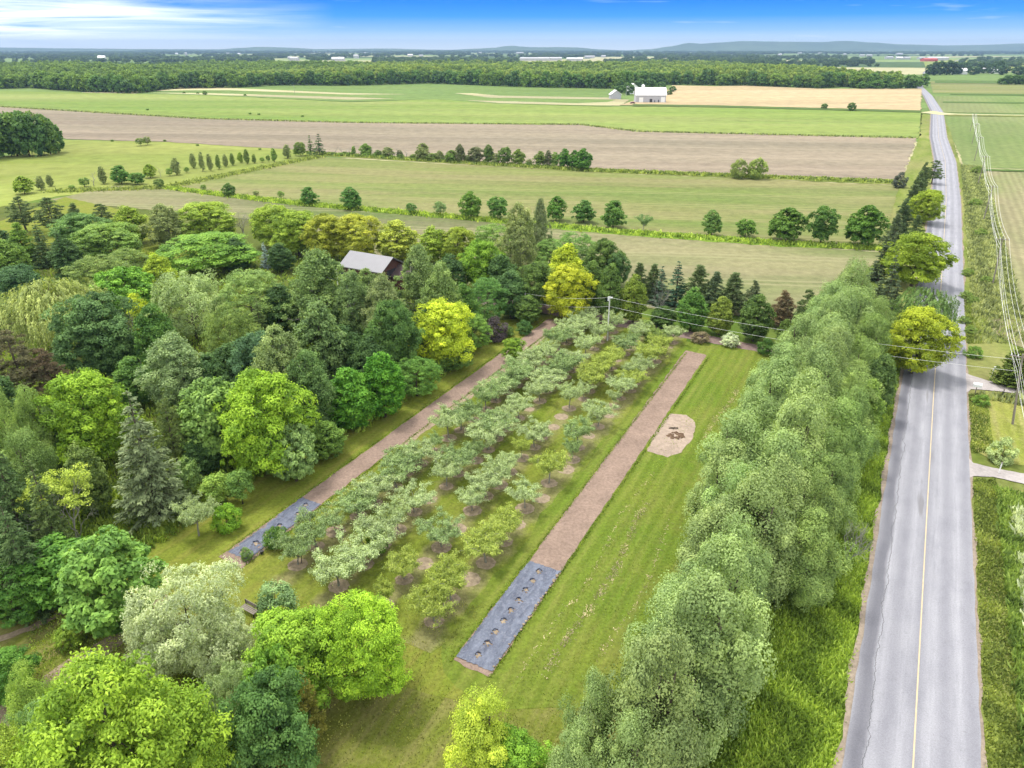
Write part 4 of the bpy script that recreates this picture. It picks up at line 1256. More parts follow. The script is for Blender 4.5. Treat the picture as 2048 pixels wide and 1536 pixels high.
# ------------------------------------------------------------------ belt west of the road further on
for x, y, w, h, c, kd, lb in [
    (1870, 316, 44, 8, PIN, 'pine', 'farthest dark pine leaning over the road'),
    (1848, 322, 34, 9, PIN, 'conepine', 'dark pine just left of the one leaning over the road'),
    (1838, 340, 40, 9, PIN, 'conepine', 'grey-green pine third from the far end of the roadside belt'),
    (1802, 342, 30, 5, (0.05, .06, .045), 'shrub', 'dark bush at the field corner beside the roadside belt'),
    (1825, 366, 46, 9, (0.06, .085, .035), 'conepine', 'grey-green pine behind the first bright roadside maple'),
    (1856, 373, 62, 9, (0.14, .19, .012), 'maple', 'smaller bright maple hanging over the road further away'),
    (1808, 394, 46, 9, (0.06, .09, .035), 'conepine', 'grey-green pine left of the smaller bright maple'),
    (1790, 425, 52, 9, (0.07, .095, .045), 'conepine', 'greyish pine between the two bright roadside maples'),
    (1832, 428, 44, 7, (0.06, .09, .03), 'conepine', 'pine on the road side above the larger bright maple'),
    (1768, 468, 50, 9, (0.055, .08, .035), 'roadspruce', 'dark spruce at the field edge left of the larger bright maple'),
    (1838, 455, 118, 10.5, (0.14, .195, .010), 'maple', 'larger bright maple overhanging the far stretch of road'),
    (1785, 500, 50, 10, (0.065, .09, .04), 'roadspruce', 'tall greyish spruce below the larger bright maple'),
    (1755, 545, 50, 9, (0.06, .085, .035), 'roadspruce', 'dark spruce beside the end of the poplar belt'),
    (1790, 550, 55, 9, (0.055, .08, .035), 'roadspruce', 'dark spruce between the willow and the field'),
    (1850, 556, 140, 10, (0.085, .14, .035), 'softwillow', 'dark willow reaching far over the road'),
    (1842, 605, 118, 10, (0.175, .215, .008), 'maple', 'yellow-green maple overhanging the near stretch of road'),
    (1700, 565, 105, 12, POP, 'poplar', 'farthest tall poplar of the belt beside the willow'),
    (1655, 585, 90, 11, POP, 'poplar', 'far left poplar of the belt beside the dark pine'),
    (1640, 640, 110, 11, POP, 'poplar', 'broad far poplar overlooking the driveway'),
    (1740, 620, 90, 11, (0.12, .18, .04), 'poplar', 'far poplar behind the yellow-green roadside maple'),
    (1760, 700, 70, 9, (0.06, .10, .025), 'linden', 'shaded tree at the kerb in front of the yellow-green maple'),
    (1735, 750, 70, 8, (0.12, .185, .03), 'linden', 'fresh green tree on the road side of the belt'),
]:
    TT(kd, x, y, w, h, c, lb, 'trees along the west side of the road')
TB('cedar', 2018, 772, 694, 74, (0.07, .10, .014), 'broad dark cedar beside the upper side drive', None)

# ------------------------------------------------------------------ trees in the fields
for x, yb, yt, w, kd, c, lb in [
    (619, 410, 374, 38, 'rowtree', (0.06, .13, .02), 'round tree first from the left in the field row'),
    (704, 419, 374, 44, 'rowtree', (0.055, .125, .02), 'round tree second from the left in the field row'),
    (823, 429, 406, 20, 'young', (0.05, .11, .02), 'very small dark tree in the gap of the field row'),
    (881, 431, 403, 25, 'young', (0.10, .16, .05), 'small pale tree in the gap of the field row'),
    (942, 437, 383, 46, 'rowtree', (0.07, .135, .015), 'tall oval tree of the field row left of the tall poplars'),
    (996, 440, 394, 40, 'rowtree', (0.06, .13, .02), 'tree of the field row seen just left of the tallest poplar'),
    (1112, 442, 392, 42, 'rowtree', (0.06, .13, .016), 'tree of the field row seen just right of the slim poplar'),
    (1167, 445, 400, 46, 'rowtree', (0.055, .12, .02), 'tree of the field row seen over the feathery green tree'),
    (1226, 456, 401, 52, 'rowtree', (0.065, .13, .02), 'round tree of the field row above the right tip of the wood'),
    (1287, 462, 430, 32, 'orchard', (0.11, .17, .06), 'small thin tree of the field row, palest of all'),
    (1422, 471, 420, 42, 'rowtree', (0.085, .15, .03), 'slender medium tree standing apart in the field row'),
    (1490, 474, 439, 38, 'rowtree', (0.075, .145, .018), 'small round tree of the field row beside the biggest crowns'),
    (1568, 482, 415, 76, 'rowtree', (0.06, .115, .014), 'broadest tree of the field row'),
    (1640, 488, 412, 56, 'rowtree', (0.05, .105, .016), 'tall dark tree second from the road in the field row'),
    (1722, 492, 410, 80, 'rowtree', (0.055, .115, .012), 'largest dark tree of the field row nearest the road'),
    (460, 393, 366, 27, 'rowtree', (0.06, .11, .02), 'small round tree on the left part of the grass strip'),
    (408, 383, 369, 11, 'young', MID, 'tiny tree on the left part of the grass strip'),
    (513, 393, 381, 13, 'young', GRY, 'tiny pale tree between the small round tree and the field row'),
    (563, 397, 382, 14, 'young', MID, 'tiny green tree left of the first round field tree'),
    (320, 377, 358, 19, 'young', DRK, 'small dark tree at the corner of the left grass bank'),
    (1476, 357, 319, 34, 'roundwillow', (0.14, .18, .04), 'left one of the two round willows in the field'),
    (1512, 358, 317, 38, 'roundwillow', (0.14, .19, .035), 'right one of the two round willows in the field'),
    (1648, 218, 207, 13, 'fartree', (0.08, .13, .03), 'small tree at the edge of the dry field, the thinner of two'),
    (1703, 222, 205, 16, 'fartree', (0.06, .11, .02), 'small round tree at the edge of the dry field, the fuller of two'),
]:
    TB(kd, x, yb, yt, w, c, lb, 'trees standing in the fields')

# young trees along the left field boundary
rl = random.Random(5)
left = [(50, 388, 352, 36, YGR, 'rowtree'), (83, 380, 352, 20, GRY, 'column'), (102, 373, 349, 16, GRY, 'column'), (145, 380, 370, 12, MID, 'young'), (170, 374, 355, 20, MID, 'young'),
        (188, 372, 335, 16, GRY, 'sapling'), (208, 368, 332, 18, GRY, 'column'), (228, 362, 342, 12, MID, 'column'), (244, 368, 331, 36, (0.065, .14, .02), 'rowtree'), (276, 369, 345, 28, (0.07, .145, .02), 'rowtree'),
        (301, 356, 328, 24, YGR, 'rowtree'), (322, 354, 326, 9, GRY, 'sapling'), (340, 352, 336, 12, MID, 'young'), (354, 350, 315, 20, GRY, 'column'), (374, 346, 334, 10, MID, 'young'),
        (388, 337, 306, 15, GRY, 'column'), (406, 343, 303, 13, GRY, 'column'), (422, 342, 307, 13, GRY, 'column'), (438, 339, 309, 12, OLI, 'column'), (452, 334, 308, 13, GRY, 'column'),
        (466, 331, 306, 11, OLI, 'column'), (482, 326, 304, 13, YGR, 'column'), (495, 328, 298, 13, OLI, 'column'), (509, 327, 308, 10, OLI, 'column'), (525, 325, 314, 9, MID, 'young'),
        (537, 324, 310, 8, DRK, 'young'), (549, 324, 296, 13, MID, 'column'), (575, 317, 289, 19, GRY, 'column'), (592, 312, 296, 10, MID, 'young'), (602, 312, 284, 20, OLI, 'rowtree'),
        (623, 312, 269, 22, (0.05, .11, .02), 'farspruce'), (640, 311, 266, 30, (0.035, .08, .02), 'farspruce'), (282, 292, 276, 16, OLI, 'young'), (296, 290, 273, 14, GRY, 'young')]
for k, (x, yb, yt, w, c, kd) in enumerate(left):
    lb = '%s young tree from the left along the fence line of the hay meadow' % ORD_W[k] if k < 25 else ['low bush near the upper end of the hay meadow line', 'dark low bush near the upper end of the hay meadow line', 'slim tree near the upper end of the hay meadow line', 'pale slim tree left of the two dark spruces', 'small bush left of the two dark spruces', 'olive tree touching the two dark spruces', 'smaller dark spruce at the field corner', 'larger dark spruce at the field corner', 'small bush out in the hay meadow', 'pale bush out in the hay meadow'][k - 25]
    TB(kd, x, yb, yt, w * (.85 if kd == 'column' else 1.1), c, lb, 'young trees along the hay meadow')

# straggly hedge between crop field and ploughed field
hedge = [(690, 303, 308, 10), (708, 292, 311, 8), (733, 287, 312, 22), (757, 300, 314, 14), (776, 294, 315, 24), (800, 300, 316, 12), (827, 308, 318, 14), (846, 286, 320, 26), (868, 306, 321, 22), (880, 301, 322, 16),
         (903, 300, 324, 24), (921, 288, 325, 18), (936, 310, 325, 14), (952, 294, 326, 27), (978, 289, 327, 20), (992, 306, 328, 14), (1010, 294, 329, 23), (1037, 298, 330, 24), (1058, 318, 331, 12), (1080, 302, 332, 22),
         (1096, 300, 333, 12), (1109, 304, 333, 14), (1128, 297, 336, 24), (1148, 300, 338, 24), (1166, 297, 341, 32)]
for k, (x, yt, yb, w) in enumerate(hedge):
    c = (0.05, .12, .014) if k >= 22 else rl.choice([GRY, OLI, MID, (0.08, .095, .04), DRK])
    TB('rowtree' if w > 15 else 'column', x, yb, yt, w * 1.2, c, '%s hedge tree from the left in the straggly hedge by the ploughed field' % ORD_W[k] if k < 22 else ['dense green tree third from the right end of the straggly hedge', 'dense green tree second from the right end of the straggly hedge', 'biggest dense green tree closing the straggly hedge'][k - 22], 'trees of the straggly hedge')
for k, x in enumerate([672, 684, 700, 745, 790, 812, 890, 912, 930, 965, 1000, 1025, 1068, 1090]):
    TB('sapling', x, 309 + (x - 660) * .055, 286 + (x - 660) * .03, 12, GRY, 'thin leafless stem standing in the straggly hedge', 'leafless stems in the straggly hedge')
for k, x in enumerate(range(665, 1130, 17)):
    yb = 310 + (x - 660) * .057
    TB('shrub', x, yb, yb - rl.uniform(5, 10), rl.uniform(12, 20), rl.choice([MID, DRK, OLI]), 'low bush in the bottom of the straggly hedge', 'low bushes in the straggly hedge')

# dense copse at the left edge
copse = [(8, 314, 226, 55), (35, 312, 224, 50), (60, 313, 226, 46), (82, 312, 230, 42), (102, 309, 238, 38), (118, 305, 248, 28), (-15, 318, 226, 60), (20, 300, 222, 50), (50, 298, 221, 50), (80, 296, 224, 46), (104, 296, 236, 34), (-5, 296, 224, 50)]
for k, (x, yb, yt, w) in enumerate(copse):
    TB('fartree', x, yb, yt + rl.uniform(-2, 4), w, rl.choice([(0.04, .085, .02), (0.05, .10, .02), (0.065, .115, .02)]), 'dark green tree packed in the dense copse by the left picture edge', 'trees of the dense copse')

# ------------------------------------------------------------------ far woodland
edge = [(-60, 178), (0, 178), (60, 176), (130, 182), (220, 186), (270, 187), (330, 179), (400, 177), (470, 176), (560, 171), (700, 172), (860, 167), (1000, 173), (1100, 176), (1225, 178), (1262, 172), (1345, 170), (1430, 171), (1490, 172), (1640, 177), (1700, 172), (1715, 177), (1760, 177), (1842, 178)]
ew = [Vector((*G(*p), 0)) for p in edge]
acc = 0
k = 0
for a, b_ in zip(ew, ew[1:]):
    L = (b_ - a).length
    while acc < L:
        p = a.lerp(b_, acc / L)
        c = rl.choice([(0.06, .12, .02), (0.05, .10, .022), (0.085, .145, .02), (0.10, .16, .02)])
        plant('fartree', p.x, p.y + rl.uniform(2, 10), rl.uniform(11, 16), rl.uniform(13, 19), c, 'green broadleaf tree on the front edge of the far woodland', 'front trees of the far woodland', var=k)
        acc += rl.uniform(10, 16)
        k += 1
    acc -= L


def scatter(name, pts, scl, label, cols, protos=('fartree',), seed=0):
    """One object for a wood nobody could count: trees set on points."""
    coll = bpy.data.collections.new(name + '_kinds')
    n = 0
    lm = foliage(name + '_leaves', fixed=cols)
    for pk in protos:
        for cr, tk, R, Ht in PROTO[pk][:4]:
            cr = cr.copy()
            cr.materials.clear()
            cr.materials.append(lm)
            o = bpy.data.objects.new('kind_%02d' % n, cr)
            coll.objects.link(o)
            n += 1
    me = bpy.data.meshes.new(name)
    me.from_pydata([tuple(p) for p in pts], [], [])
    a = me.attributes.new('scl', 'FLOAT_VECTOR', 'POINT')
    a.data.foreach_set('vector', np.asarray(scl, dtype=np.float32).ravel())
    o = mesh_obj(name, me)
    props(o, label, kind='stuff')
    g = bpy.data.node_groups.new(name, 'GeometryNodeTree')
    g.interface.new_socket('Geometry', in_out='INPUT', socket_type='NodeSocketGeometry')
    g.interface.new_socket('Geometry', in_out='OUTPUT', socket_type='NodeSocketGeometry')
    gi, go = g.nodes.new('NodeGroupInput'), g.nodes.new('NodeGroupOutput')
    ip = g.nodes.new('GeometryNodeInstanceOnPoints')
    ci = g.nodes.new('GeometryNodeCollectionInfo')
    ci.inputs['Collection'].default_value = coll
    ci.inputs['Separate Children'].default_value = True
    ci.inputs['Reset Children'].default_value = True
    ip.inputs['Pick Instance'].default_value = True
    rv = g.nodes.new('FunctionNodeRandomValue')
    rv.data_type = 'FLOAT'
    rv.inputs[2].default_value = 0
    rv.inputs[3].default_value = 6.28
    rv.inputs['Seed'].default_value = seed
    cx = g.nodes.new('ShaderNodeCombineXYZ')
    na = g.nodes.new('GeometryNodeInputNamedAttribute')
    na.data_type = 'FLOAT_VECTOR'
    na.inputs['Name'].default_value = 'scl'
    g.links.new(gi.outputs[0], ip.inputs['Points'])
    g.links.new(ci.outputs[0], ip.inputs['Instance'])
    g.links.new(rv.outputs[1], cx.inputs[2])
    g.links.new(cx.outputs[0], ip.inputs['Rotation'])
    g.links.new(na.outputs[0], ip.inputs['Scale'])
    g.links.new(ip.outputs[0], go.inputs[0])
    md = o.modifiers.new('trees', 'NODES')
    md.node_group = g
    return o


def front_y(x):
    best = None
    for a, b_ in zip(ew, ew[1:]):
        if min(a.x, b_.x) <= x <= max(a.x, b_.x) and abs(a.x - b_.x) > 1e-6:
            best = a.y + (b_.y - a.y) * (x - a.x) / (b_.x - a.x)
    return best if best is not None else (790 if x < 0 else None)


rf = random.Random(3)
pts, scl, side2, sc2 = [], [], [], []
y = 700.0
while y < 1750:
    step = 10.5 + (y - 700) * .005
    x = -1350.0
    while x < 1000:
        px_ = x + rf.uniform(-3.5, 3.5)
        py_ = y + rf.uniform(-3.5, 3.5)
        fy = front_y(px_)
        roadx = 566 + (py_ - 1134) * .50 if py_ > 1050 else 482 + (py_ - 930) * .535 - 14
        if fy and py_ > fy + 12 and px_ < roadx - 4 and not (px_ < -700 and py_ > 1500) and not (555 > px_ > 455 and 1010 < py_ < 1090):
            q = rf.uniform(.8, 1.25)
            (pts if px_ > -330 + 60 * math.sin(py_ * .01) else side2).append((px_, py_, 0))
            (scl if px_ > -330 + 60 * math.sin(py_ * .01) else sc2).append((q * 1.05, q * 1.05, 1.42 * rf.uniform(.8, 1.2) * (0.85 + .18 * math.sin(px_ * .013) * math.sin(py_ * .009 + 1))))
        x += step * 1.05
    y += step
scatter('woodland', pts, scl, 'brighter green woodland canopy behind the fields', [(0.115, .165, .028), (0.095, .145, .026), (0.075, .12, .024), (0.135, .18, .03)])  # lighter leaf colours than the western part
scatter('woodland', side2, sc2, 'darker woodland canopy behind the fields, western part', [(0.08, .13, .022), (0.065, .11, .022), (0.10, .155, .025)], seed=1)
print('WOOD', len(pts), len(side2))
far = [(820, 112.5, 30, 10), (842, 113, 22, 8), (960, 107, 26, 10), (455, 108.5, 22, 9), (478, 109, 18, 8), (580, 119, 18, 10), (588, 121.5, 30, 11), (640, 107.5, 16, 9), (675, 122, 44, 11), (712, 117, 22, 14), (730, 107.5, 18, 9), (372, 111, 14, 16), (353, 109, 16, 9),
       (1040, 108, 60, 12), (1070, 121.5, 110, 10), (1100, 121, 90, 10), (1150, 121.5, 60, 9), (1175, 117, 26, 10), (1185, 116, 22, 9), (1207, 115, 22, 9), (1560, 111, 22, 9), (1600, 108, 30, 10), (1640, 108, 24, 9), (1735, 104, 60, 10), (1748, 105, 60, 10),
       (1740, 113, 30, 9), (1725, 113, 24, 9), (1780, 118, 30, 9), (1800, 119, 26, 9), (1815, 119, 24, 9), (1800, 110, 40, 11), (1795, 103, 40, 10), (1850, 104, 120, 10), (1875, 121, 70, 11), (1862, 123, 46, 9), (1888, 120, 40, 9), (1905, 104, 80, 10), (1845, 118.5, 30, 8), (1958, 101, 40, 9), (1690, 110, 20, 8)]
fpos = [G(x_, y_) for x_, y_, _a, _b in far]
# tree belts out on the plain
pts, scl = [], []
for b in range(105):
    Y = 1850 * (1 + rf.random() ** 1.3 * 4.6)
    X = rf.uniform(-.72, .75) * Y * .92
    L = rf.uniform(120, 900) * (Y / 3000) ** .5
    Wd = rf.uniform(20, 160) * (Y / 3000)
    for _ in range(int(min(110, L * Wd / 500 + 12))):
        q = rf.uniform(.9, 1.6) * (Y / 3500) ** .35
        pts.append((X + rf.uniform(-L, L), Y + rf.uniform(-Wd, Wd), 0))
        fx, fy2 = pts[-1][0], pts[-1][1]
        if any(-60 < b2 - fy2 < 1300 and abs(a2 / b2 - fx / fy2) < .022 for a2, b2 in fpos):
            pts.pop()
            continue
        if abs(pts[-1][0] - (.75 * pts[-1][1] - 500)) < 25 and pts[-1][1] < 3300:
            pts.pop()
            continue
        scl.append((q * 1.3, q * 1.3, q * .75))
scatter('distant_woods', pts, scl, 'distant woods and tree belts across the plain', [(0.04, .075, .022), (0.055, .095, .025), (0.035, .065, .025)], seed=2)
print('PLAIN', len(pts))
# trees by the farmsteads east of the road
for k, (x, yb, yt, w, kd) in enumerate([(1858, 150, 128, 14, 'farpoplar'), (1868, 151, 122, 14, 'farpoplar'), (1880, 150, 121, 16, 'farpoplar'), (1893, 150, 120, 16, 'farpoplar'), (1905, 150, 123, 14, 'farpoplar'), (1916, 149, 125, 12, 'farpoplar'),
                                       (1928, 147, 124, 18, 'fartree'), (1946, 150, 133, 18, 'fartree'), (1956, 148, 125, 11, 'farpoplar'), (1967, 147, 124, 15, 'fartree'), (1982, 148, 127, 14, 'fartree'), (1992, 146, 121, 18, 'fartree'), (2004, 150, 130, 20, 'fartree'), (2036, 150, 132, 20, 'fartree'), (2052, 150, 131, 22, 'fartree')]):
    TB(kd, x, yb, yt, w * 1.25, (0.035, .07, .025), '%s dark tree from the road in the far farmstead group' % ORD_W[k], 'trees of the far farmstead')
for k, x in enumerate(range(2004, 2070, 9)):
    TB('fartree', x, 169, 150 + (x < 2010) * 5, 20, (0.05, .10, .018), 'rounded tree in the clipped clump east of the road', 'trees of the clump east of the road')
for k, (x, yb, yt, w) in enumerate([(1722, 178, 163, 16), (1736, 177, 164, 14), (1752, 178, 160, 20), (1769, 177, 158, 14), (1785, 178, 164, 16), (1800, 177, 163, 16), (1815, 177, 160, 18), (1830, 176, 156, 20), (1842, 174, 152, 20), (1846, 166, 147, 16)]):
    TB('fartree', x, yb, yt, w * 1.2, (0.06, .12, .015), '%s tree from the left in the line that ends at the far road bend' % ORD_W[k], 'trees by the far road bend')
for k, (x, yb, yt, w) in enumerate([(1240, 186, 170, 26), (1256, 190, 166, 24), (1280, 178, 158, 24), (1300, 178, 158, 24), (1322, 180, 164, 20), (1338, 190, 181, 12), (1345, 184, 172, 14)]):
    TB('fartree', x, yb, yt, w, (0.05, .10, .02), ['tree left of the white farmhouse', 'dark tree in front of the farmhouse yard', 'tree behind the barn left half', 'tree behind the barn right half', 'tree above the right end of the barn', 'bush at the right end of the barn', 'bush up the slope right of the barn'][k], 'trees around the barn')
for k, (x, yb) in enumerate([(368, 187), (410, 190), (396, 188), (490, 192), (295, 221), (500, 229), (518, 230), (605, 234), (225, 283), (330, 283), (395, 292), (520, 300)]):
    TB('fartree', x, yb, yb - (9 if k == 1 else 4), 9 if k == 1 else 6, MID, 'tiny bush on a far field boundary', 'tiny bushes on the field boundaries')

# ------------------------------------------------------------------ hills on the horizon
prof = [(-400, 100), (0, 97.5), (60, 98), (110, 99), (300, 100.5), (440, 101), (480, 98), (520, 96), (560, 97), (640, 100.5), (760, 99.5), (900, 102), (950, 99.5), (985, 98), (1010, 95), (1024, 93.5), (1040, 95.5), (1075, 97), (1110, 96.5), (1150, 97), (1200, 100), (1250, 101),
        (1300, 98.5), (1340, 93), (1375, 86), (1400, 87.5), (1440, 85), (1480, 82.5), (1560, 83.5), (1640, 84), (1690, 82), (1740, 85), (1800, 89), (1900, 91), (1960, 90), (2048, 87), (2200, 88), (2500, 94)]
DH = 11500.0
V, F = [], []
rh = random.Random(8)
xs = [-400 + i * 12 for i in range(243)]
rows = [(-1700, .0), (-1200, .12), (-800, .42), (-450, .72), (-200, .92), (0, 1.0), (500, .6), (1000, .0)]


def pr_(x):
    for (a, ya), (b_, yb) in zip(prof, prof[1:]):
        if a <= x <= b_:
            u = (x - a) / (b_ - a)
            u = u * u * (3 - 2 * u)
            return ya + (yb - ya) * u
    return 99


for dx, f in rows:
    for x in xs:
        h = max(12, hsolve(DH, pr_(x) - 2.2 * (x < 1260) * min(1, (1260 - x) / 120)))
        X = (x - 1024) / FPX * depth(DH, 0)
        z = h * f + (rh.uniform(-.06, .06) * h * (0 < f < 1)) + (rh.uniform(0, 2.5) if f == 1 else 0)
        V.append((X * (1 + dx / DH), DH + dx + rh.uniform(-60, 60) * (f < 1), z - (.5 if f == 0 else 0)))
nx = len(xs)
F = [(r * nx + i, r * nx + i + 1, (r + 1) * nx + i + 1, (r + 1) * nx + i) for r in range(len(rows) - 1) for i in range(nx - 1)]
M_HILL = field_mat('wooded_hills', (0.05, 0.085, 0.03), (0.07, 0.11, 0.04), (0.12, 0.16, 0.06), (1, 0, 0), big=.0012, fine=.02, stretch=2)
props(mesh_obj('hills', make_mesh('hills', V, F, M_HILL, smooth=True)), kind='structure')


# ------------------------------------------------------------------ built things
def bm_obj(name, build, mat, parent=None, loc=None, smooth=False):
    bm = bmesh.new()
    build(bm)
    bmesh.ops.recalc_face_normals(bm, faces=bm.faces)
    me = bpy.data.meshes.new(name)
    bm.to_mesh(me)
    bm.free()
    me.materials.append(mat)
    if smooth:
        for p in me.polygons:
            p.use_smooth = True
    return mesh_obj(name, me, parent, loc)


def box(bm, x0, x1, y0, y1, z0, z1):
    vs = [bm.verts.new(p) for p in [(x0, y0, z0), (x1, y0, z0), (x1, y1, z0), (x0, y1, z0), (x0, y0, z1), (x1, y0, z1), (x1, y1, z1), (x0, y1, z1)]]
    for f in [(0, 3, 2, 1), (4, 5, 6, 7), (0, 1, 5, 4), (1, 2, 6, 5), (2, 3, 7, 6), (3, 0, 4, 7)]:
        bm.faces.new([vs[i] for i in f])


def house_shell(bm, L, Wd, he, hr, x0=None):
    """walls with gables; ridge along x"""
    a, w = L / 2, Wd / 2
    p = [(-a, -w, 0), (a, -w, 0), (a, w, 0), (-a, w, 0), (-a, -w, he), (a, -w, he), (a, w, he), (-a, w, he), (-a, 0, hr), (a, 0, hr)]
    v = [bm.verts.new(q) for q in p]
    for f in [(0, 1, 5, 4), (2, 3, 7, 6), (1, 2, 6, 9, 5), (3, 0, 4, 8, 7)]:
        bm.faces.new([v[i] for i in f])


def gable_roof(bm, L, Wd, he, hr, over=.4, th=.18):
    a, w = L / 2 + over, Wd / 2
    sl_ = (hr - he) / w
    w += over
    e = he - sl_ * over
    lo = [(-w, e), (0, hr + .02), (w, e)]
    for (ya, za), (yb, zb) in zip(lo, lo[1:]):
        vs = [bm.verts.new(p) for p in [(-a, ya, za + .03), (a, ya, za + .03), (a, yb, zb + .03), (-a, yb, zb + .03), (-a, ya, za + th), (a, ya, za + th), (a, yb, zb + th), (-a, yb, zb + th)]]
        for f in [(0, 3, 2, 1), (4, 5, 6, 7), (0, 1, 5, 4), (1, 2, 6, 5), (2, 3, 7, 6), (3, 0, 4, 7)]:
            bm.faces.new([vs[i] for i in f])


def metal_roof_mat(name, c):
    m, t, b = newmat(name, 0.45, 0.5)
    tc = N(t, 'ShaderNodeTexCoord').outputs['Object']
    sp = N(t, 'ShaderNodeSeparateXYZ')
    t.links.new(tc, sp.inputs[0])
    w = MA(t, 'SINE', MA(t, 'MULTIPLY', sp.outputs[0], 14.0))
    f = NOISE(t, tc, .8, 4)
    t.links.new(MIX(t, f, tuple(x * .8 for x in c), tuple(min(1, x * 1.1) for x in c)), b.inputs['Base Color'])
    bump(t, b, w, .25, .03)
    return m


M_ROOF = metal_roof_mat('sheet_metal', (0.17, 0.17, 0.185))
M_WHITER = metal_roof_mat('white_sheet_metal', (0.85, 0.85, 0.86))
M_WALLB = plain('brown_boards', (0.085, 0.04, 0.032), .8, .2, .3, 2)
M_WALLG = plain('grey_boards', (0.42, 0.42, 0.45), .9, .1, .2, 1)
M_WHITE = plain('white_paint', (0.78, 0.78, 0.77), .6, .3, .06, 1)
M_DULL = plain('distant_wall', (0.42, 0.42, 0.43), .7, .2, .2, .05)
M_DARK = plain('dark_opening', (0.03, 0.03, 0.035), .5, .4)
M_RED = plain('red_roof', (0.42, 0.06, 0.045), .6, .3, .15, 1)
M_GLASS = plain('window_glass', (0.05, 0.06, 0.07), .12, .6)
M_POLE = plain('weathered_pole', (0.25, 0.22, 0.19), .9, .1, .25, 3)
M_CONC = plain('pale_pole', (0.55, 0.55, 0.54), .8, .2, .1, 2)
M_WIRE = plain('wire', (0.75, 0.74, 0.72), .5, .4)
M_PORC = plain('insulator', (0.7, 0.72, 0.74), .3, .5)

# house in the wood, roof ridge measured from its two ends
r1, r0 = Vector((*G(778, 513, 6.2), 0)), Vector((*G(690, 499, 6.2), 0))
dirx = (r1 - r0).normalized()
ang = math.atan2(dirx.y, dirx.x)
L = (r1 - r0).length - 1.5
mid = r1 - dirx * (L / 2 - .4)
hs_ = empty('house', mid, 'brown house with a pale sheet metal roof half hidden among the trees', 'house', rz=ang)
wl = bm_obj('wall', lambda bm: house_shell(bm, L, 6.4, 4.2, 6.0), M_WALLB, hs_)
bm_obj('roof', lambda bm: gable_roof(bm, L, 6.4, 4.2, 6.0, .6), M_ROOF, hs_)
for k in range(4):
    bm_obj('window', lambda bm: box(bm, L / 2 - 3.6 - k * 3.4, L / 2 - 1.2 - k * 3.4, -3.28, -3.2, .8, 2.7), M_GLASS, hs_)
    bm_obj('post', lambda bm: box(bm, L / 2 - 4.1 - k * 3.4, L / 2 - 3.9 - k * 3.4, -3.6, -3.45, 0, 3.9), M_WHITE, hs_)
bm_obj('window', lambda bm: box(bm, L / 2, L / 2 + .05, -1.5, 1.2, 2.2, 3.8), M_DARK, hs_)
hs2 = empty('shed', mid + dirx * (L / 2 + 3.2) + Vector((0, 2.5, 0)), 'small dark-roofed lean-to at the right end of the brown house', 'shed', rz=ang)
bm_obj('wall', lambda bm: house_shell(bm, 4.2, 5, 2.6, 4.0), M_WALLB, hs2)
bm_obj('roof', lambda bm: gable_roof(bm, 4.2, 5, 2.6, 4.0, .4), plain('dark_shingles', (.08, .06, .06), .9, .1, .3, 3), hs2)


def building(name, px, pyb, L, Wd, he, hr, label, cat, wm, rm, ang=0.0, doors=(), wins=0, group=None, ridge90=False):
    x, y = G(px, pyb)
    e = empty(name, (x, y + Wd / 2, 0), label, cat, group, rz=ang)
    if ridge90:
        e.rotation_euler = (0, 0, ang + math.pi / 2)
        L, Wd = Wd, L
    bm_obj('wall', lambda bm: house_shell(bm, L, Wd, he, hr), wm, e)
    bm_obj('roof', lambda bm: gable_roof(bm, L, Wd, he, hr, .5, .3), rm, e)
    for (a, b_, h0, h1, mt) in doors:
        bm_obj('door', lambda bm: box(bm, a, b_, -Wd / 2 - .12, -Wd / 2 - .01, h0, h1), mt, e)
    for k in range(wins):
        xx = -L / 2 + L * (k + .5) / wins
        bm_obj('window', lambda bm: box(bm, xx - .5, xx + .5, -Wd / 2 - .1, -Wd / 2 - .01, he * .45, he * .8), M_GLASS, e)
    return e


bn = building('barn', 1301.5, 205.5, 25.5, 12, 6.2, 11.6, 'long grey barn with a white metal roof between the fields', 'barn', M_WALLG, M_WHITER, -.02,
              [(-10, -6.5, 0, 4.2, M_WHITE), (-1, 1.2, 0, 3, M_DARK), (8.5, 12, 0, 4.5, M_WHITE), (3, 3.7, .5, 2, M_GLASS), (6.2, 7, 0, 2.4, M_DARK)])
building('farmhouse', 1266, 188, 9, 8, 6.5, 9.6, 'white gabled farmhouse behind the left end of the barn', 'house', M_WHITE, M_WHITER, .1, [(-.6, .5, 0, 2.2, M_DARK)], 3, ridge90=True)
building('shed', 1231, 198.5, 9.5, 8, 4, 7.4, 'small grey shed with white roof left of the long barn', 'shed', M_WALLG, M_WHITER, .1, [(-2, 2, 0, 3, M_WHITE)], 0, ridge90=True)
x, y = G(1290, 203)
sl2 = empty('silo', (x, y + 15, 0), 'white silo top behind the long grey barn', 'silo')


def cyl(bm, r, z0, z1, n=20, r2=None, x=0, y=0):
    r2 = r if r2 is None else r2
    A = [bm.verts.new((x + math.cos(6.2832 * k / n) * r, y + math.sin(6.2832 * k / n) * r, z0)) for k in range(n)]
    B = [bm.verts.new((x + math.cos(6.2832 * k / n) * r2, y + math.sin(6.2832 * k / n) * r2, z1)) for k in range(n)]
    for k in range(n):
        bm.faces.new((A[k], A[(k + 1) % n], B[(k + 1) % n], B[k]))
    bm.faces.new(B)
    bm.faces.new(A[::-1])


bm_obj('wall', lambda bm: cyl(bm, 1.5, 0, 12.2), M_WHITE, sl2)
bm_obj('roof', lambda bm: cyl(bm, 1.6, 12.2, 13.3, r2=.3), M_WHITER, sl2)


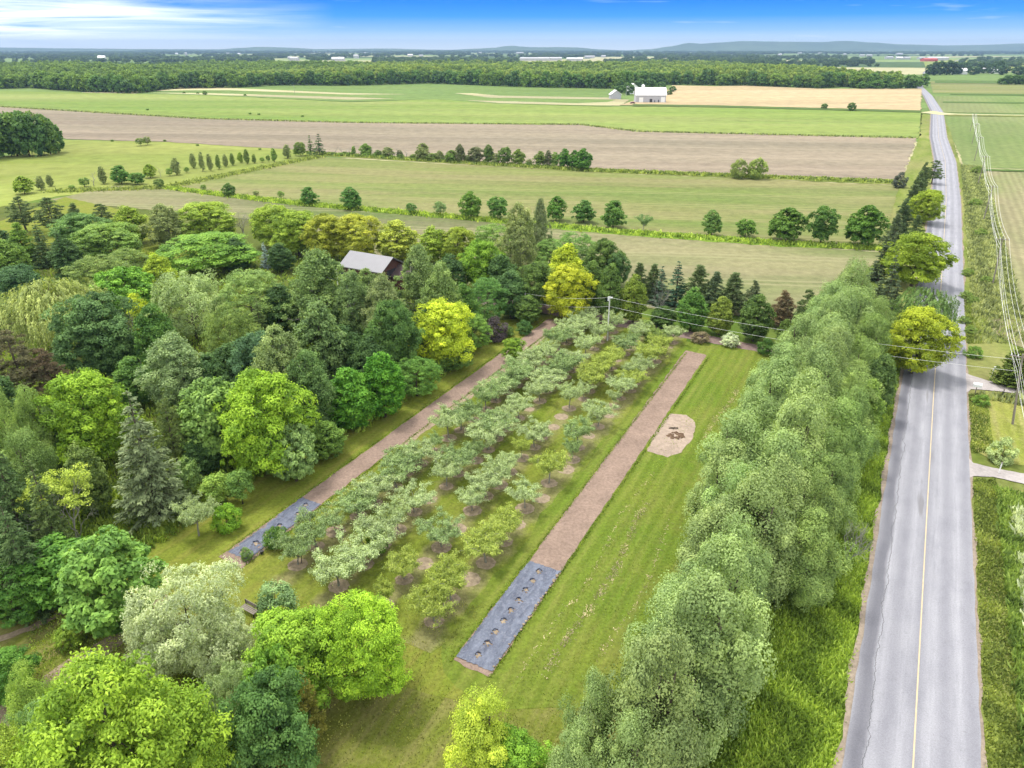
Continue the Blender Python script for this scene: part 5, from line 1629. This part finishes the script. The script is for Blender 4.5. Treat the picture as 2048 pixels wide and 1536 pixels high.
def car(px, py, rz, label, col_):
    x, y = G(px, py)
    e = empty('parked_car', (x, y, .38), label, 'car', rz=rz)
    prof_ = [(-2.2, .35), (-2.25, .8), (-1.5, .95), (-.9, 1.42), (.7, 1.45), (1.3, .98), (2.1, .85), (2.2, .35)]

    def body(bm):
        A = [bm.verts.new((x_, -.85 + (.12 if z_ > 1.1 else 0), z_)) for x_, z_ in prof_]
        B = [bm.verts.new((x_, .85 - (.12 if z_ > 1.1 else 0), z_)) for x_, z_ in prof_]
        bm.faces.new(A)
        bm.faces.new(B[::-1])
        for k in range(len(A)):
            bm.faces.new((A[k], A[(k + 1) % len(A)], B[(k + 1) % len(A)], B[k]))
    bm_obj('body', body, col_, e)
    bm_obj('windscreen', lambda bm: box(bm, -.8, .75, -.78, .78, 1.02, 1.36), M_GLASS, e)
    for sx in (-1.4, 1.35):
        for sy in (-.86, .86):
            w = bm_obj('wheel', lambda bm: cyl(bm, .33, -.1, .1, 14), M_DARK, e, (sx, sy, .33))
            w.rotation_euler = (math.pi / 2, 0, 0)
    return e


car(1265, 208, .15, 'dark red car parked on the bare soil left of the barn', plain('dark_red_paint', (.10, .02, .03), .3, .5))

# farmsteads east of the far road, and the red-roofed house far left
FS = 'buildings of the far farmstead'
building('farmhouse', 1922, 149, 22, 14, 6, 10, 'white shed nearest the road in the far dark tree group', 'shed', M_WHITE, M_WHITER, 0, group=FS)
building('farmhouse', 1966, 146, 12, 9, 6, 10, 'white house in the middle of the far dark tree group', 'house', M_WHITE, M_WHITER, 0, group=FS)
building('farmhouse', 1990, 147, 16, 10, 5, 9, 'white house at the right of the far dark tree group', 'house', M_WHITE, M_WHITER, 0, group=FS)
building('house', 12, 172, 18, 10, 4, 8.5, 'red-roofed house at the left edge before the far woodland', 'house', M_WHITE, M_RED, -.3, [], 3)
building('shed', 20, 139, 20, 12, 5, 8, 'grey-roofed shed above the red-roofed house far left', 'shed', M_WALLG, M_ROOF, 0)
building('farmhouse', 203, 122, 26, 14, 12, 18, 'white building standing above the far woodland on the left', 'house', M_WHITE, M_WHITER, 0)
LMK = ['below the left hill', 'under the middle peak', 'left of the far road', 'near the far road end']
for k, (x, y, L_, h) in enumerate(far):
    lm = LMK[0] if x < 760 else LMK[1] if x < 1260 else LMK[2] if x < 1830 else LMK[3]
    building('distant_building', x, y, L_ * 1.0, min(35, L_ * .7), h * .8, h * 1.15, 'tiny white building on the plain ' + lm, 'building', M_RED if k == 34 else M_DULL, M_RED if k == 34 else (M_WHITER if k % 4 == 0 else M_DULL), rh.uniform(-.2, .2), group='tiny white buildings on the plain ' + lm)

# ------------------------------------------------------------------ poles and wires
rw = random.Random(2)


def pole(px, py, h, label, mat, arms=1, lean=(0, 0), wood=True, r=.14, loc=None, group=None, armrot=None):
    x, y = loc or G(px, py)
    e = empty('utility_pole', (x, y, 0), label, 'utility pole', group)
    top = Vector((lean[0], lean[1], h))

    def shaft(bm):
        n = 10
        A = [bm.verts.new((math.cos(6.2832 * k / n) * r, math.sin(6.2832 * k / n) * r, -.2)) for k in range(n)]
        B = [bm.verts.new(top + Vector((math.cos(6.2832 * k / n) * r * .65, math.sin(6.2832 * k / n) * r * .65, 0))) for k in range(n)]
        for k in range(n):
            bm.faces.new((A[k], A[(k + 1) % n], B[(k + 1) % n], B[k]))
        bm.faces.new(B)
    bm_obj('shaft', shaft, mat, e)
    for a in range(arms):
        arm = bm_obj('crossarm', lambda bm: box(bm, -1.15, 1.15, -.05, .05, -.06, .06), M_POLE, e, top - Vector((0, 0, .4 + a * 1.2)))
        arm.rotation_euler = (0, 0, armrot if armrot is not None else math.atan2(RN.y, RN.x))
        for q in (-1.05, -.4, .4, 1.05):
            ins = bm_obj('insulator', lambda bm: cyl(bm, .06, .06, .24, 8), M_PORC, arm, (q, 0, 0))
    return e, Vector((x, y, 0)) + top


def wire(a, b_, sag, label, group, r=.022):
    pts = []
    for i in range(25):
        u = i / 24
        p = a.lerp(b_, u)
        pts.append(p - Vector((0, 0, 4 * sag * u * (1 - u))))
    V, F = tube(pts, [r] * 25, 5)
    o = mesh_obj('overhead_wire', make_mesh('overhead_wire', V, F, M_WIRE))
    return props(o, label, 'wire', group)


pd = Vector((0.494, 0.87, 0)).normalized()
base0 = Vector((61.6, 76.8, 0))
tops = []
lbl = ['leaning wooden utility pole on the mown grass by the side drive', 'second utility pole from the near end beside the drilled field', 'third utility pole from the near end beside the drilled field', 'fourth utility pole from the near end along the east fields', 'fifth utility pole from the near end along the east fields', 'sixth utility pole from the near end along the east fields', 'seventh utility pole from the near end along the east fields']
leans = [(-1.5, .2), (-.5, .3), (0, 0), (.2, 0), (0, 0), (0, 0), (0, 0)]
for k in range(7):
    p = base0 + pd * 65.5 * k
    e, t_ = pole(0, 0, 9.5, lbl[k], M_POLE, 1 if k else 1, leans[k], loc=(p.x, p.y), group='utility poles east of the road')
    tops.append(t_)
tops = [tops[0] - pd * 60 + Vector((1.5, 0, .5))] + tops
for k in range(7):
    for j, (q, dz) in enumerate([(-1.05, -.2), (-.4, -.2), (.4, -.2), (1.05, -.2), (0, -1.6), (0, -2.2)]):
        wire(tops[k] + RN * q + Vector((0, 0, dz)), tops[k + 1] + RN * q + Vector((0, 0, dz)), 1.1 + .15 * j, 'one of the parallel wires strung between the poles east of the road', 'wires east of the road', .009 + .0045 * k)
e, tA = pole(1214, 684, 7.4, 'pale slender pole at the far end of the orchard', M_CONC, 0, r=.13, loc=(15.1, 104.8))
bm_obj('insulator', lambda bm: box(bm, -.1, .45, -.06, .06, 7.1, 7.3), M_PORC, e)
bm_obj('bracket', lambda bm: box(bm, -.3, -.1, -.08, .08, 6.7, 7.35), M_PORC, e)
e, tB = pole(1050, 634, 4.6, 'grey pole half hidden between the yellow maples and the dark tree', M_CONC, 0, loc=G(1050, 636))
tR = tops[1]
for dz, word in ((-.15, 'upper'), (-1.6, 'lower')):
    wire(tA + Vector((0, 0, dz)), tB + Vector((0, 0, dz)), .5, '%s wire from the pale pole into the trees' % word, 'wires over the orchard', .013)
    wire(tA + Vector((0, 0, dz)), tR + Vector((0, 0, dz - .6)), .9, '%s long wire from the pale pole across the road' % word, 'wires over the orchard', .013)
for k, (px, py) in enumerate([(68, 177), (163, 182), (270, 186), (590, 190)]):
    pole(px, py, 9, '%s far utility pole from the left before the woodland' % ORD_W[k], M_POLE, 1, group='far poles before the woodland', r=.16)
pole(1252, 192, 9, 'white pole between the shed and the barn', M_CONC, 0)

# mailbox, reflector posts by the side drives
x, y = G(1949, 790)
e = empty('mailbox', (x, y, .25), 'white mailbox on a post at the mouth of the upper side drive', 'mailbox', rz=-.5)
bm_obj('post', lambda bm: box(bm, -.05, .05, -.05, .05, 0, 1.0), M_POLE, e)


def mbx(bm):
    n = 10
    pr2 = [(-.28, 0)] + [(-.28 * math.cos(math.pi * k / n), .3 + .24 * math.sin(math.pi * k / n)) for k in range(n + 1)] + [(.28, 0)]
    A = [bm.verts.new((-.5, a, 1.0 + z_)) for a, z_ in pr2]
    B = [bm.verts.new((.5, a, 1.0 + z_)) for a, z_ in pr2]
    bm.faces.new(A)
    bm.faces.new(B[::-1])
    for k in range(len(A)):
        bm.faces.new((A[k], A[(k + 1) % len(A)], B[(k + 1) % len(A)], B[k]))


bm_obj('box', mbx, M_WHITE, e)
bm_obj('door', lambda bm: box(bm, -.53, -.505, -.22, .22, 1.03, 1.4), plain('grey_door', (.5, .5, .52), .4, .4), e)
x, y = G(1982, 757)
e = empty('signpost', (x, y, .2), 'white T-shaped number post beside the cedar', 'sign', rz=.3)
bm_obj('post', lambda bm: box(bm, -.06, .06, -.06, .06, 0, 1.5), M_WHITE, e)
bm_obj('plate', lambda bm: box(bm, -.1, .75, -.05, .05, 1.35, 1.6), M_WHITE, e)
for px, py, lb in ((2002, 800, 'thin dark marker post on the edge of the upper side drive'), (1996, 950, 'thin pale marker post on the lower side drive')):
    x, y = G(px, py)
    e = empty('marker_post', (x, y, .2), lb, 'post')
    bm_obj('post', lambda bm: box(bm, -.04, .04, -.04, .04, 0, 1.3), M_DARK if px > 2000 else M_WHITE, e)
    bm_obj('cap', lambda bm: box(bm, -.06, .06, -.06, .06, 1.3, 1.42), M_POLE, e)

# ------------------------------------------------------------------ woven ground cloths on the beds
m, t, b = newmat('ground_cloth', 0.62, 0.35)
pos = N(t, 'ShaderNodeNewGeometry').outputs['Position']
s_n, n_n = dotn(t, pos, DS), dotn(t, pos, DN)
f1 = NOISE(t, VEC(t, MA(t, 'DIVIDE', s_n, 3.0), n_n), 1.7, 6, .65, .6)
f2 = NOISE(t, pos, 5.0, 6, .7)
f3 = NOISE(t, pos, .8, 3, .6, 1.0)
col = MIX(t, RAMP(t, f1, [(.35, (0, 0, 0)), (.68, (1, 1, 1))]), (0.065, 0.075, 0.11), (0.15, 0.17, 0.225))
col = MIX(t, RAMP(t, f2, [(.5, (0, 0, 0)), (.8, (.55, .55, .55))]), col, (0.33, 0.33, 0.38))
t.links.new(col, b.inputs['Base Color'])
bump(t, b, MA(t, 'ADD', f1, f3), .8, .25)
M_CLOTH = m
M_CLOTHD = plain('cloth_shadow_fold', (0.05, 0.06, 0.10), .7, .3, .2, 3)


def cloth(label, s0, s1, n0, n1, holes, mat, amp=.035, quad=None, seed=0):
    e = empty('ground_cloth', (0, 0, 0), label, 'ground cloth', 'ground cloths on the beds')
    rg = np.random.default_rng(seed)
    ns, nn = int((s1 - s0) / .14), 18
    ph = rg.uniform(0, 6.28, 12)
    hs = [(s0 + (s1 - s0) * u, n0 + (n1 - n0) * v, r) for u, v, r in holes]
    V, idx = [], {}
    for i in range(ns + 1):
        for j in range(nn + 1):
            s_, n_ = s0 + (s1 - s0) * i / ns, n0 + (n1 - n0) * j / nn
            z = .105 + amp * (math.sin(n_ * 7 + ph[0] + .4 * math.sin(s_ * .7)) * .4 + math.sin(s_ * 1.9 + n_ * 2.3 + ph[1]) * .3 + math.sin(s_ * 4.1 - n_ * 5 + ph[2]) * .25) + rg.normal() * .004
            ej = (rg.normal() * .04 if j in (0, nn) or i in (0, ns) else 0)
            for hx, hy, hr in hs:
                d = math.hypot(s_ - hx, n_ - hy)
                if d < hr * 1.5:
                    z += .05 * max(0, 1 - abs(d - hr) / (hr * .5))
            v = DS * (s_ + ej) + DN * (n_ + ej)
            V.append((v.x, v.y, z))
    F = []
    for i in range(ns):
        for j in range(nn):
            s_, n_ = s0 + (s1 - s0) * (i + .5) / ns, n0 + (n1 - n0) * (j + .5) / nn
            if any(math.hypot(s_ - hx, (n_ - hy)) + .12 * math.sin(5 * math.atan2(n_ - hy, s_ - hx) + hx) < hr for hx, hy, hr in hs):
                continue
            a = i * (nn + 1) + j
            F.append((a, a + 1, a + nn + 2, a + nn + 1))
    sh = mesh_obj('sheet', make_mesh('sheet', V, F, mat, smooth=True), e)
    for hx, hy, hr in hs:
        v = DS * hx + DN * hy
        rg2 = random.Random(int(hx * 100))

        def soil(bm):
            c_ = bm.verts.new((v.x, v.y, .12))
            ring_ = [bm.verts.new((v.x + math.cos(k * .6283) * hr * rg2.uniform(.9, 1.15), v.y + math.sin(k * .6283) * hr * rg2.uniform(.8, 1.1), .085)) for k in range(10)]
            for k in range(10):
                bm.faces.new((c_, ring_[k], ring_[(k + 1) % 10]))
        bm_obj('planting_hole', soil, M_RING, e)

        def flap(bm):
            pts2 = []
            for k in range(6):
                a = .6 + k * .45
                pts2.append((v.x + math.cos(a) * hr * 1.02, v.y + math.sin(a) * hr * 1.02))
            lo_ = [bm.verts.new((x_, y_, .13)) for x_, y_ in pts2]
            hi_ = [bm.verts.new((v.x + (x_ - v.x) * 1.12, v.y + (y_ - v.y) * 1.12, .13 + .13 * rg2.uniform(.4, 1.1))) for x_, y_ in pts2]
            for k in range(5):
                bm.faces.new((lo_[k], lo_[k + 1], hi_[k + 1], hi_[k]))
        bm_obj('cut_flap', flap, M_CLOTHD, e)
    return e


cloth('long blue-grey ground cloth with nine planting holes at the near end of the right bed', 33.6, 46.2, -22.2, -19.1, [(.07 + .107 * k, .47 + .01 * (k % 2), .24) for k in range(9)], M_CLOTH, seed=1)
cloth('rumpled dark ground cloth at the near end of the left bed', 34.6, 41.0, -47.3, -44.9, [(.1, .5, .3), (.32, .55, .28), (.55, .5, .26), (.8, .55, .22)], M_CLOTH, .06, seed=2)
cloth('darker ground cloth section joining the left gravel bed', 41.0, 44.4, -47.4, -44.9, [(.3, .65, .2), (.75, .5, .2)], M_CLOTH, .04, seed=3)
for k in range(24):
    s_, n_ = rw.uniform(33.6, 46), -19.1 + rw.uniform(-.08, .08)
    v = sn2(s_, n_)
    o = bm_obj('stone', lambda bm: bmesh.ops.create_icosphere(bm, subdivisions=2, radius=.11), M_RING, None, (v[0], v[1], .14), True)
    o.scale = (rw.uniform(.6, 1.3), rw.uniform(.6, 1.1), .45)
    props(o, 'pale stone holding down the edge of the long ground cloth', 'stone', 'stones along the cloth edge')

# rubbish and ash on the sandy patch
v = G(1352, 872)
o = mesh_obj('ash_heap', None) if False else bm_obj('ash_heap', lambda bm: [cyl(bm, rw.uniform(.12, .32), -.02, rw.uniform(.05, .16), 9, .05, math.cos(q_) * rr_, math.sin(q_) * rr_) for q_, rr_ in [(rw.uniform(0, 6.28), rw.uniform(.35, .95)) for _ in range(46)]], plain("ash", (.13, .085, .055), .95, .1, .6, 3), None, (v[0], v[1], .058))
props(o, 'brown heap of ash and twigs on the sandy patch', 'ash heap')
v = G(1347, 858)
V, F = merge([tube([(rw.uniform(-.6, .6), rw.uniform(-.25, .25), .03), (rw.uniform(-.6, .6), rw.uniform(-.25, .25), .12)], [.04, .02], 4) for _ in range(16)])
o = mesh_obj('twig_pile', make_mesh('twig_pile', V, F, M_BARK), None, (v[0], v[1], .06))
props(o, 'little pile of dark twigs on the sandy patch', 'twigs')

# wooden bench by the silvery willow, stakes in the orchard
x, y = G(500, 1227)
e = empty('park_bench', (x, y, .03), 'dark slatted bench behind the silvery willow', 'bench', rz=-.55)
bm_obj('seat', lambda bm: [box(bm, -.8, .8, -.25 + .14 * k, -.14 + .14 * k, .42, .46) for k in range(4)], M_POLE, e)
bm_obj('backrest', lambda bm: [box(bm, -.8, .8, .30, .34, .55 + .14 * k, .64 + .14 * k) for k in range(3)], M_POLE, e)
for sx in (-.7, .7):
    bm_obj('leg', lambda bm: [box(bm, sx - .04, sx + .04, -.22, -.14, 0, .42), box(bm, sx - .04, sx + .04, .26, .30, 0, .95)], M_DARK, e)
v = G(603, 1128)
o = bm_obj('stake', lambda bm: cyl(bm, .04, 0, 1.2, 8, .03), M_DARK, None, (v[0], v[1], .05))
o.rotation_euler = (0, .12, 0)
props(o, 'thin dark stake beside the first tree of the leftmost orchard line', 'stake')
v = G(524, 1108)
o = bm_obj('bucket', lambda bm: cyl(bm, .14, 0, .3, 14, .18), M_DARK, None, (v[0], v[1], .05))
props(o, 'small black bucket on the grass beside the left ground cloth', 'bucket')


# ------------------------------------------------------------------ grass, weeds and straw as loose cover
def blades(name, pts, h, w, color, label, mat=M_LEAF, seed=0, lean=.35, per=1):
    rng = np.random.default_rng(seed)
    P = np.repeat(np.asarray(pts, dtype=float), per, axis=0)
    n = len(P)
    if per > 1:
        P[:, :2] += rng.normal(size=(n, 2)) * .12
    a = rng.uniform(0, 6.28, n)
    hh = h * rng.uniform(.5, 1.25, n)
    ww = w * rng.uniform(.6, 1.3, n)
    d = np.stack([np.cos(a), np.sin(a), np.zeros(n)], 1)
    ln = rng.normal(size=(n, 3)) * lean * hh[:, None]
    ln[:, 2] = 0
    b0 = P - d * ww[:, None] * .5
    b1 = P + d * ww[:, None] * .5
    tp = P + ln + np.array([0, 0, 1]) * hh[:, None]
    mid_ = P + ln * .5 + d * ww[:, None] * .55 + np.array([0, 0, .6]) * hh[:, None]
    V = np.stack([b0, b1, mid_, tp], 1).reshape(-1, 3)
    cl_ = np.sin(P[:, 0] * 1.3 + 2 * np.sin(P[:, 1] * .7)) * .25 + .35
    me = make_mesh(name, V, quads(V), mat, tint=np.clip(cl_ + rng.uniform(-.3, .5, n), 0, 1))
    o = mesh_obj(name, me)
    o.color = (*color, 1)
    return props(o, label, kind='stuff')


rng = np.random.default_rng(4)


def along_road(n, s0, s1, o0, o1, bias=1.0):
    s_ = s0 + (s1 - s0) * rng.uniform(0, 1, n) ** bias
    o_ = rng.uniform(o0, o1, n)
    return [(25.8 + RD.x * a + RN.x * b_, 30.8 + RD.y * a + RN.y * b_, .04 if b_ < 0 else .2) for a, b_ in zip(s_, o_)]


blades('tall_grass', along_road(26000, -14, 75, -8.4, -4.5, 1.2) + along_road(6000, -14, 18, -12, -8.4), .42, .16, (0.14, .20, .024), 'tall green grass between the poplar belt and the road', seed=1, per=2)
ya, yb_, yc, yd = G(1930, 960)[1], G(1930, 912)[1], G(1925, 790)[1], G(1925, 742)[1]
clear = lambda p: not (ya - .2 < p[1] < yb_ + .3 or yc - .2 < p[1] < yd + .5 or (p[1] > yc and p[1] < G(2048, 690)[1] and p[0] > 66))
blades('tall_grass', [p for p in along_road(24000, -14, 110, 4.1, 6.3, 1.2) if clear(p)], .25, .14, (0.125, .155, .03), 'short green grass along the east edge of the road', seed=2, per=1)
pts = [p for p in along_road(16000, -16, 40, 6.2, 12.5, 1.1) if not (G(1926, 905)[1] < p[1] < G(1926, 972)[1] + 0 or p[1] > 71)]
blades('tall_grass', pts, .6, .2, (0.11, .16, .03), 'rank green weeds in the east ditch beside the near stretch of road', seed=3, per=2)
pts = [p for p in along_road(9000, -16, 36, 7.4, 10.5, 1.1) if math.sin(p[1] * .45) + .6 * math.sin(p[1] * 1.1 + p[0]) > -.35 and not (67.0 < p[1])]
blades('flowering_weeds', pts, .9, .26, (0.27, .30, .19), 'pale flowering weeds massed in the east ditch', seed=4, per=2)
pts = [p for p in along_road(26000, 64, 300, 5.2, 13, 1.4) if clear(p) and (p[1] > G(1930, 640)[1] or rng.uniform() < .25)]
blades('tall_grass', pts, .7, .34, (0.15, .17, .065), 'tall pale grass on the verge beside the drilled field', seed=5, per=1)
pts = []
for _ in range(15000):
    s_, n_ = rng.uniform(30, 96), rng.uniform(-18, -6)
    if rng.uniform() < .55 + .45 * math.sin(n_ * 2.2 + .4 * math.sin(s_ * .2)):
        v = sn2(s_, n_)
        pts.append((v[0], v[1], .03))
blades('lawn_grass', pts, .10, .07, (0.12, .165, .018), 'short grass on the bright lawn right of the bed', seed=6, per=1)
pts = [(float(a), float(b_), .03) for a, b_ in zip(rng.uniform(-26, 14, 22000), rng.uniform(24, 46, 22000))]
pts = [p for p in pts if (p[0] * DN.x + p[1] * DN.y) < -22.6 or (p[0] * DS.x + p[1] * DS.y) < 31]
blades('lawn_grass', pts, .11, .08, (0.15, .16, .035), 'short rough grass at the bottom of the lawn', seed=7, per=1)
def between(line, n, wd):
    out = []
    P_ = [Vector((*G(*q), 0)) for q in line]
    tot = sum((b2 - a2).length for a2, b2 in zip(P_, P_[1:]))
    for a2, b2 in zip(P_, P_[1:]):
        k2 = int(n * (b2 - a2).length / tot)
        for _ in range(k2):
            q = a2.lerp(b2, rng.uniform())
            out.append((q.x + rng.normal() * wd, q.y + rng.normal() * wd, .1))
    return out


blades('strip_grass', between([(330, 376), (430, 389), (600, 408), (940, 438), (1240, 465), (1560, 488), (1775, 498)], 9000, 1.1), .7, .5, (0.16, .22, .028), 'long grass on the strip under the field row of trees', seed=21)
blades('strip_grass', between([(650, 309), (1190, 342), (1530, 355), (1800, 366)], 7000, 1.3), .9, .7, (0.13, .165, .035), 'long grass below the straggly hedge and the two round willows', seed=22)
blades('strip_grass', between([(0, 214), (400, 238), (700, 246), (1160, 250), (1280, 264), (1835, 277)], 4000, 1.0), .9, .9, (0.13, .16, .05), 'rough grass along the far edge of the ploughed field', seed=23)
blades('strip_grass', between([(100, 384), (330, 376), (640, 313)], 5000, 1.5), .7, .5, (0.14, .17, .04), 'rough grass along the hay meadow boundary', seed=24)
pts = []
for n_, s0_, s1_ in ((-22.35, 33, 101), (-18.95, 33, 101), (-47.6, 34, 104), (-44.6, 34, 104)):
    for _ in range(3200):
        s_ = rng.uniform(s0_, s1_)
        v = sn2(s_, n_ + rng.normal() * .10)
        pts.append((v[0], v[1], .03))
blades('bed_edge_grass', pts, .13, .09, (0.12, .165, .02), 'grass creeping over the edges of the gravel beds', seed=31)
# raked lines of cut straw
pts = []
for (n0, s0, s1, k_) in [(-15.2, 35, 60, 900), (-13.2, 76, 92, 420), (-16.8, 34, 66, 240), (-12.2, 38, 58, 220), (-11.6, 78, 92, 150), (-10.6, 60, 84, 200)]:
    for _ in range(k_):
        s_ = rng.uniform(s0, s1)
        n_ = n0 + .35 * math.sin(s_ * .3) + rng.normal() * (.10 if k_ < 300 else .17)
        if math.sin(s_ * 5 + n0) + math.sin(s_ * 2.1) > -1.0:
            v = sn2(s_, n_)
            pts.append((v[0], v[1], .04))
blades('cut_straw', pts, .06, .08, (0.22, .19, .10), 'raked lines of pale cut straw on the bright lawn', seed=8, per=2, lean=1.6)
pts = [(*G(rng.uniform(-150, 950), rng.uniform(430, 1180)), .02) for _ in range(45000)]
pts = [p for p in pts if not (p[1] < 75 and p[0] > -31 - (p[1] - 50) * .1 - 6 and p[0] * DN.x + p[1] * DN.y > -54)]
pts = [p for p in pts if p[0] * DN.x + p[1] * DN.y < -50.5 and p[1] < 160]
blades('undergrowth', pts, .55, .3, (0.12, .17, .02), 'low green undergrowth between the trees of the wood', seed=12, per=2)
pts = [(*G(rng.uniform(60, 460), rng.uniform(1190, 1400)), .03) for _ in range(9000)]
blades('rough_grass', pts[::2], .14, .10, (0.16, .21, .03), 'long grass between the garden paths', seed=9, per=2)
TB('shrub', 1998, 925, 878, 56, (0.20, .25, .10), 'rounded pale-flowering shrub between the two side drives', None)
TB('shrub', 1945, 716, 692, 36, (0.09, .16, .02), 'low green bush in the grass above the upper side drive', None)
TB('shrub', 1960, 812, 790, 34, (0.09, .16, .02), 'low green bush just below the mailbox', None)
for k, (x, y) in enumerate([(1953, 340), (1950, 405), (1960, 465), (1972, 560), (1930, 590), (1945, 600), (1925, 640), (1940, 660), (1935, 545)]):
    TB('shrub', x, y + 8, y - 8, 26, (0.10, .15, .025), '%s low bush from the far end on the verge by the drilled field' % ORD_W[k], 'low bushes on the east verge')
# cow-parsley-like clumps as single plants along the near east ditch
rq = random.Random(6)
for k in range(26):
    p = road_at(-9 + k * 1.7 + rq.uniform(-.4, .4)) + RN * (8.8 + rq.uniform(-1.3, 1.6))
    if p.y > 62:
        continue
    plant('shrub', p.x, p.y, rq.uniform(1.3, 2.4), rq.uniform(.9, 1.4), rq.choice([(0.24, .28, .15), (0.12, .18, .03), (0.20, .24, .11)]), '%s flowering ditch shrub from the bottom along the east side of the road' % ORD_W[min(k, 24)], 'flowering ditch shrubs', z=.2)

# ------------------------------------------------------------------ air
hz = bpy.data.materials.new('haze')
hz.use_nodes = True
t = hz.node_tree
t.nodes.clear()
pv = N(t, 'ShaderNodeVolumePrincipled')
pv.inputs['Color'].default_value = (0.31, 0.46, 0.70, 1)
pv.inputs['Density'].default_value = HAZE
pv.inputs['Anisotropy'].default_value = 0.0
ou = N(t, 'ShaderNodeOutputMaterial')
t.links.new(pv.outputs[0], ou.inputs['Volume'])
o = bm_obj('haze', lambda bm: box(bm, -9600, 9600, -450, 13050, -1.0, 158), hz)
props(o, 'thin pale blue haze over the whole plain', kind='stuff')
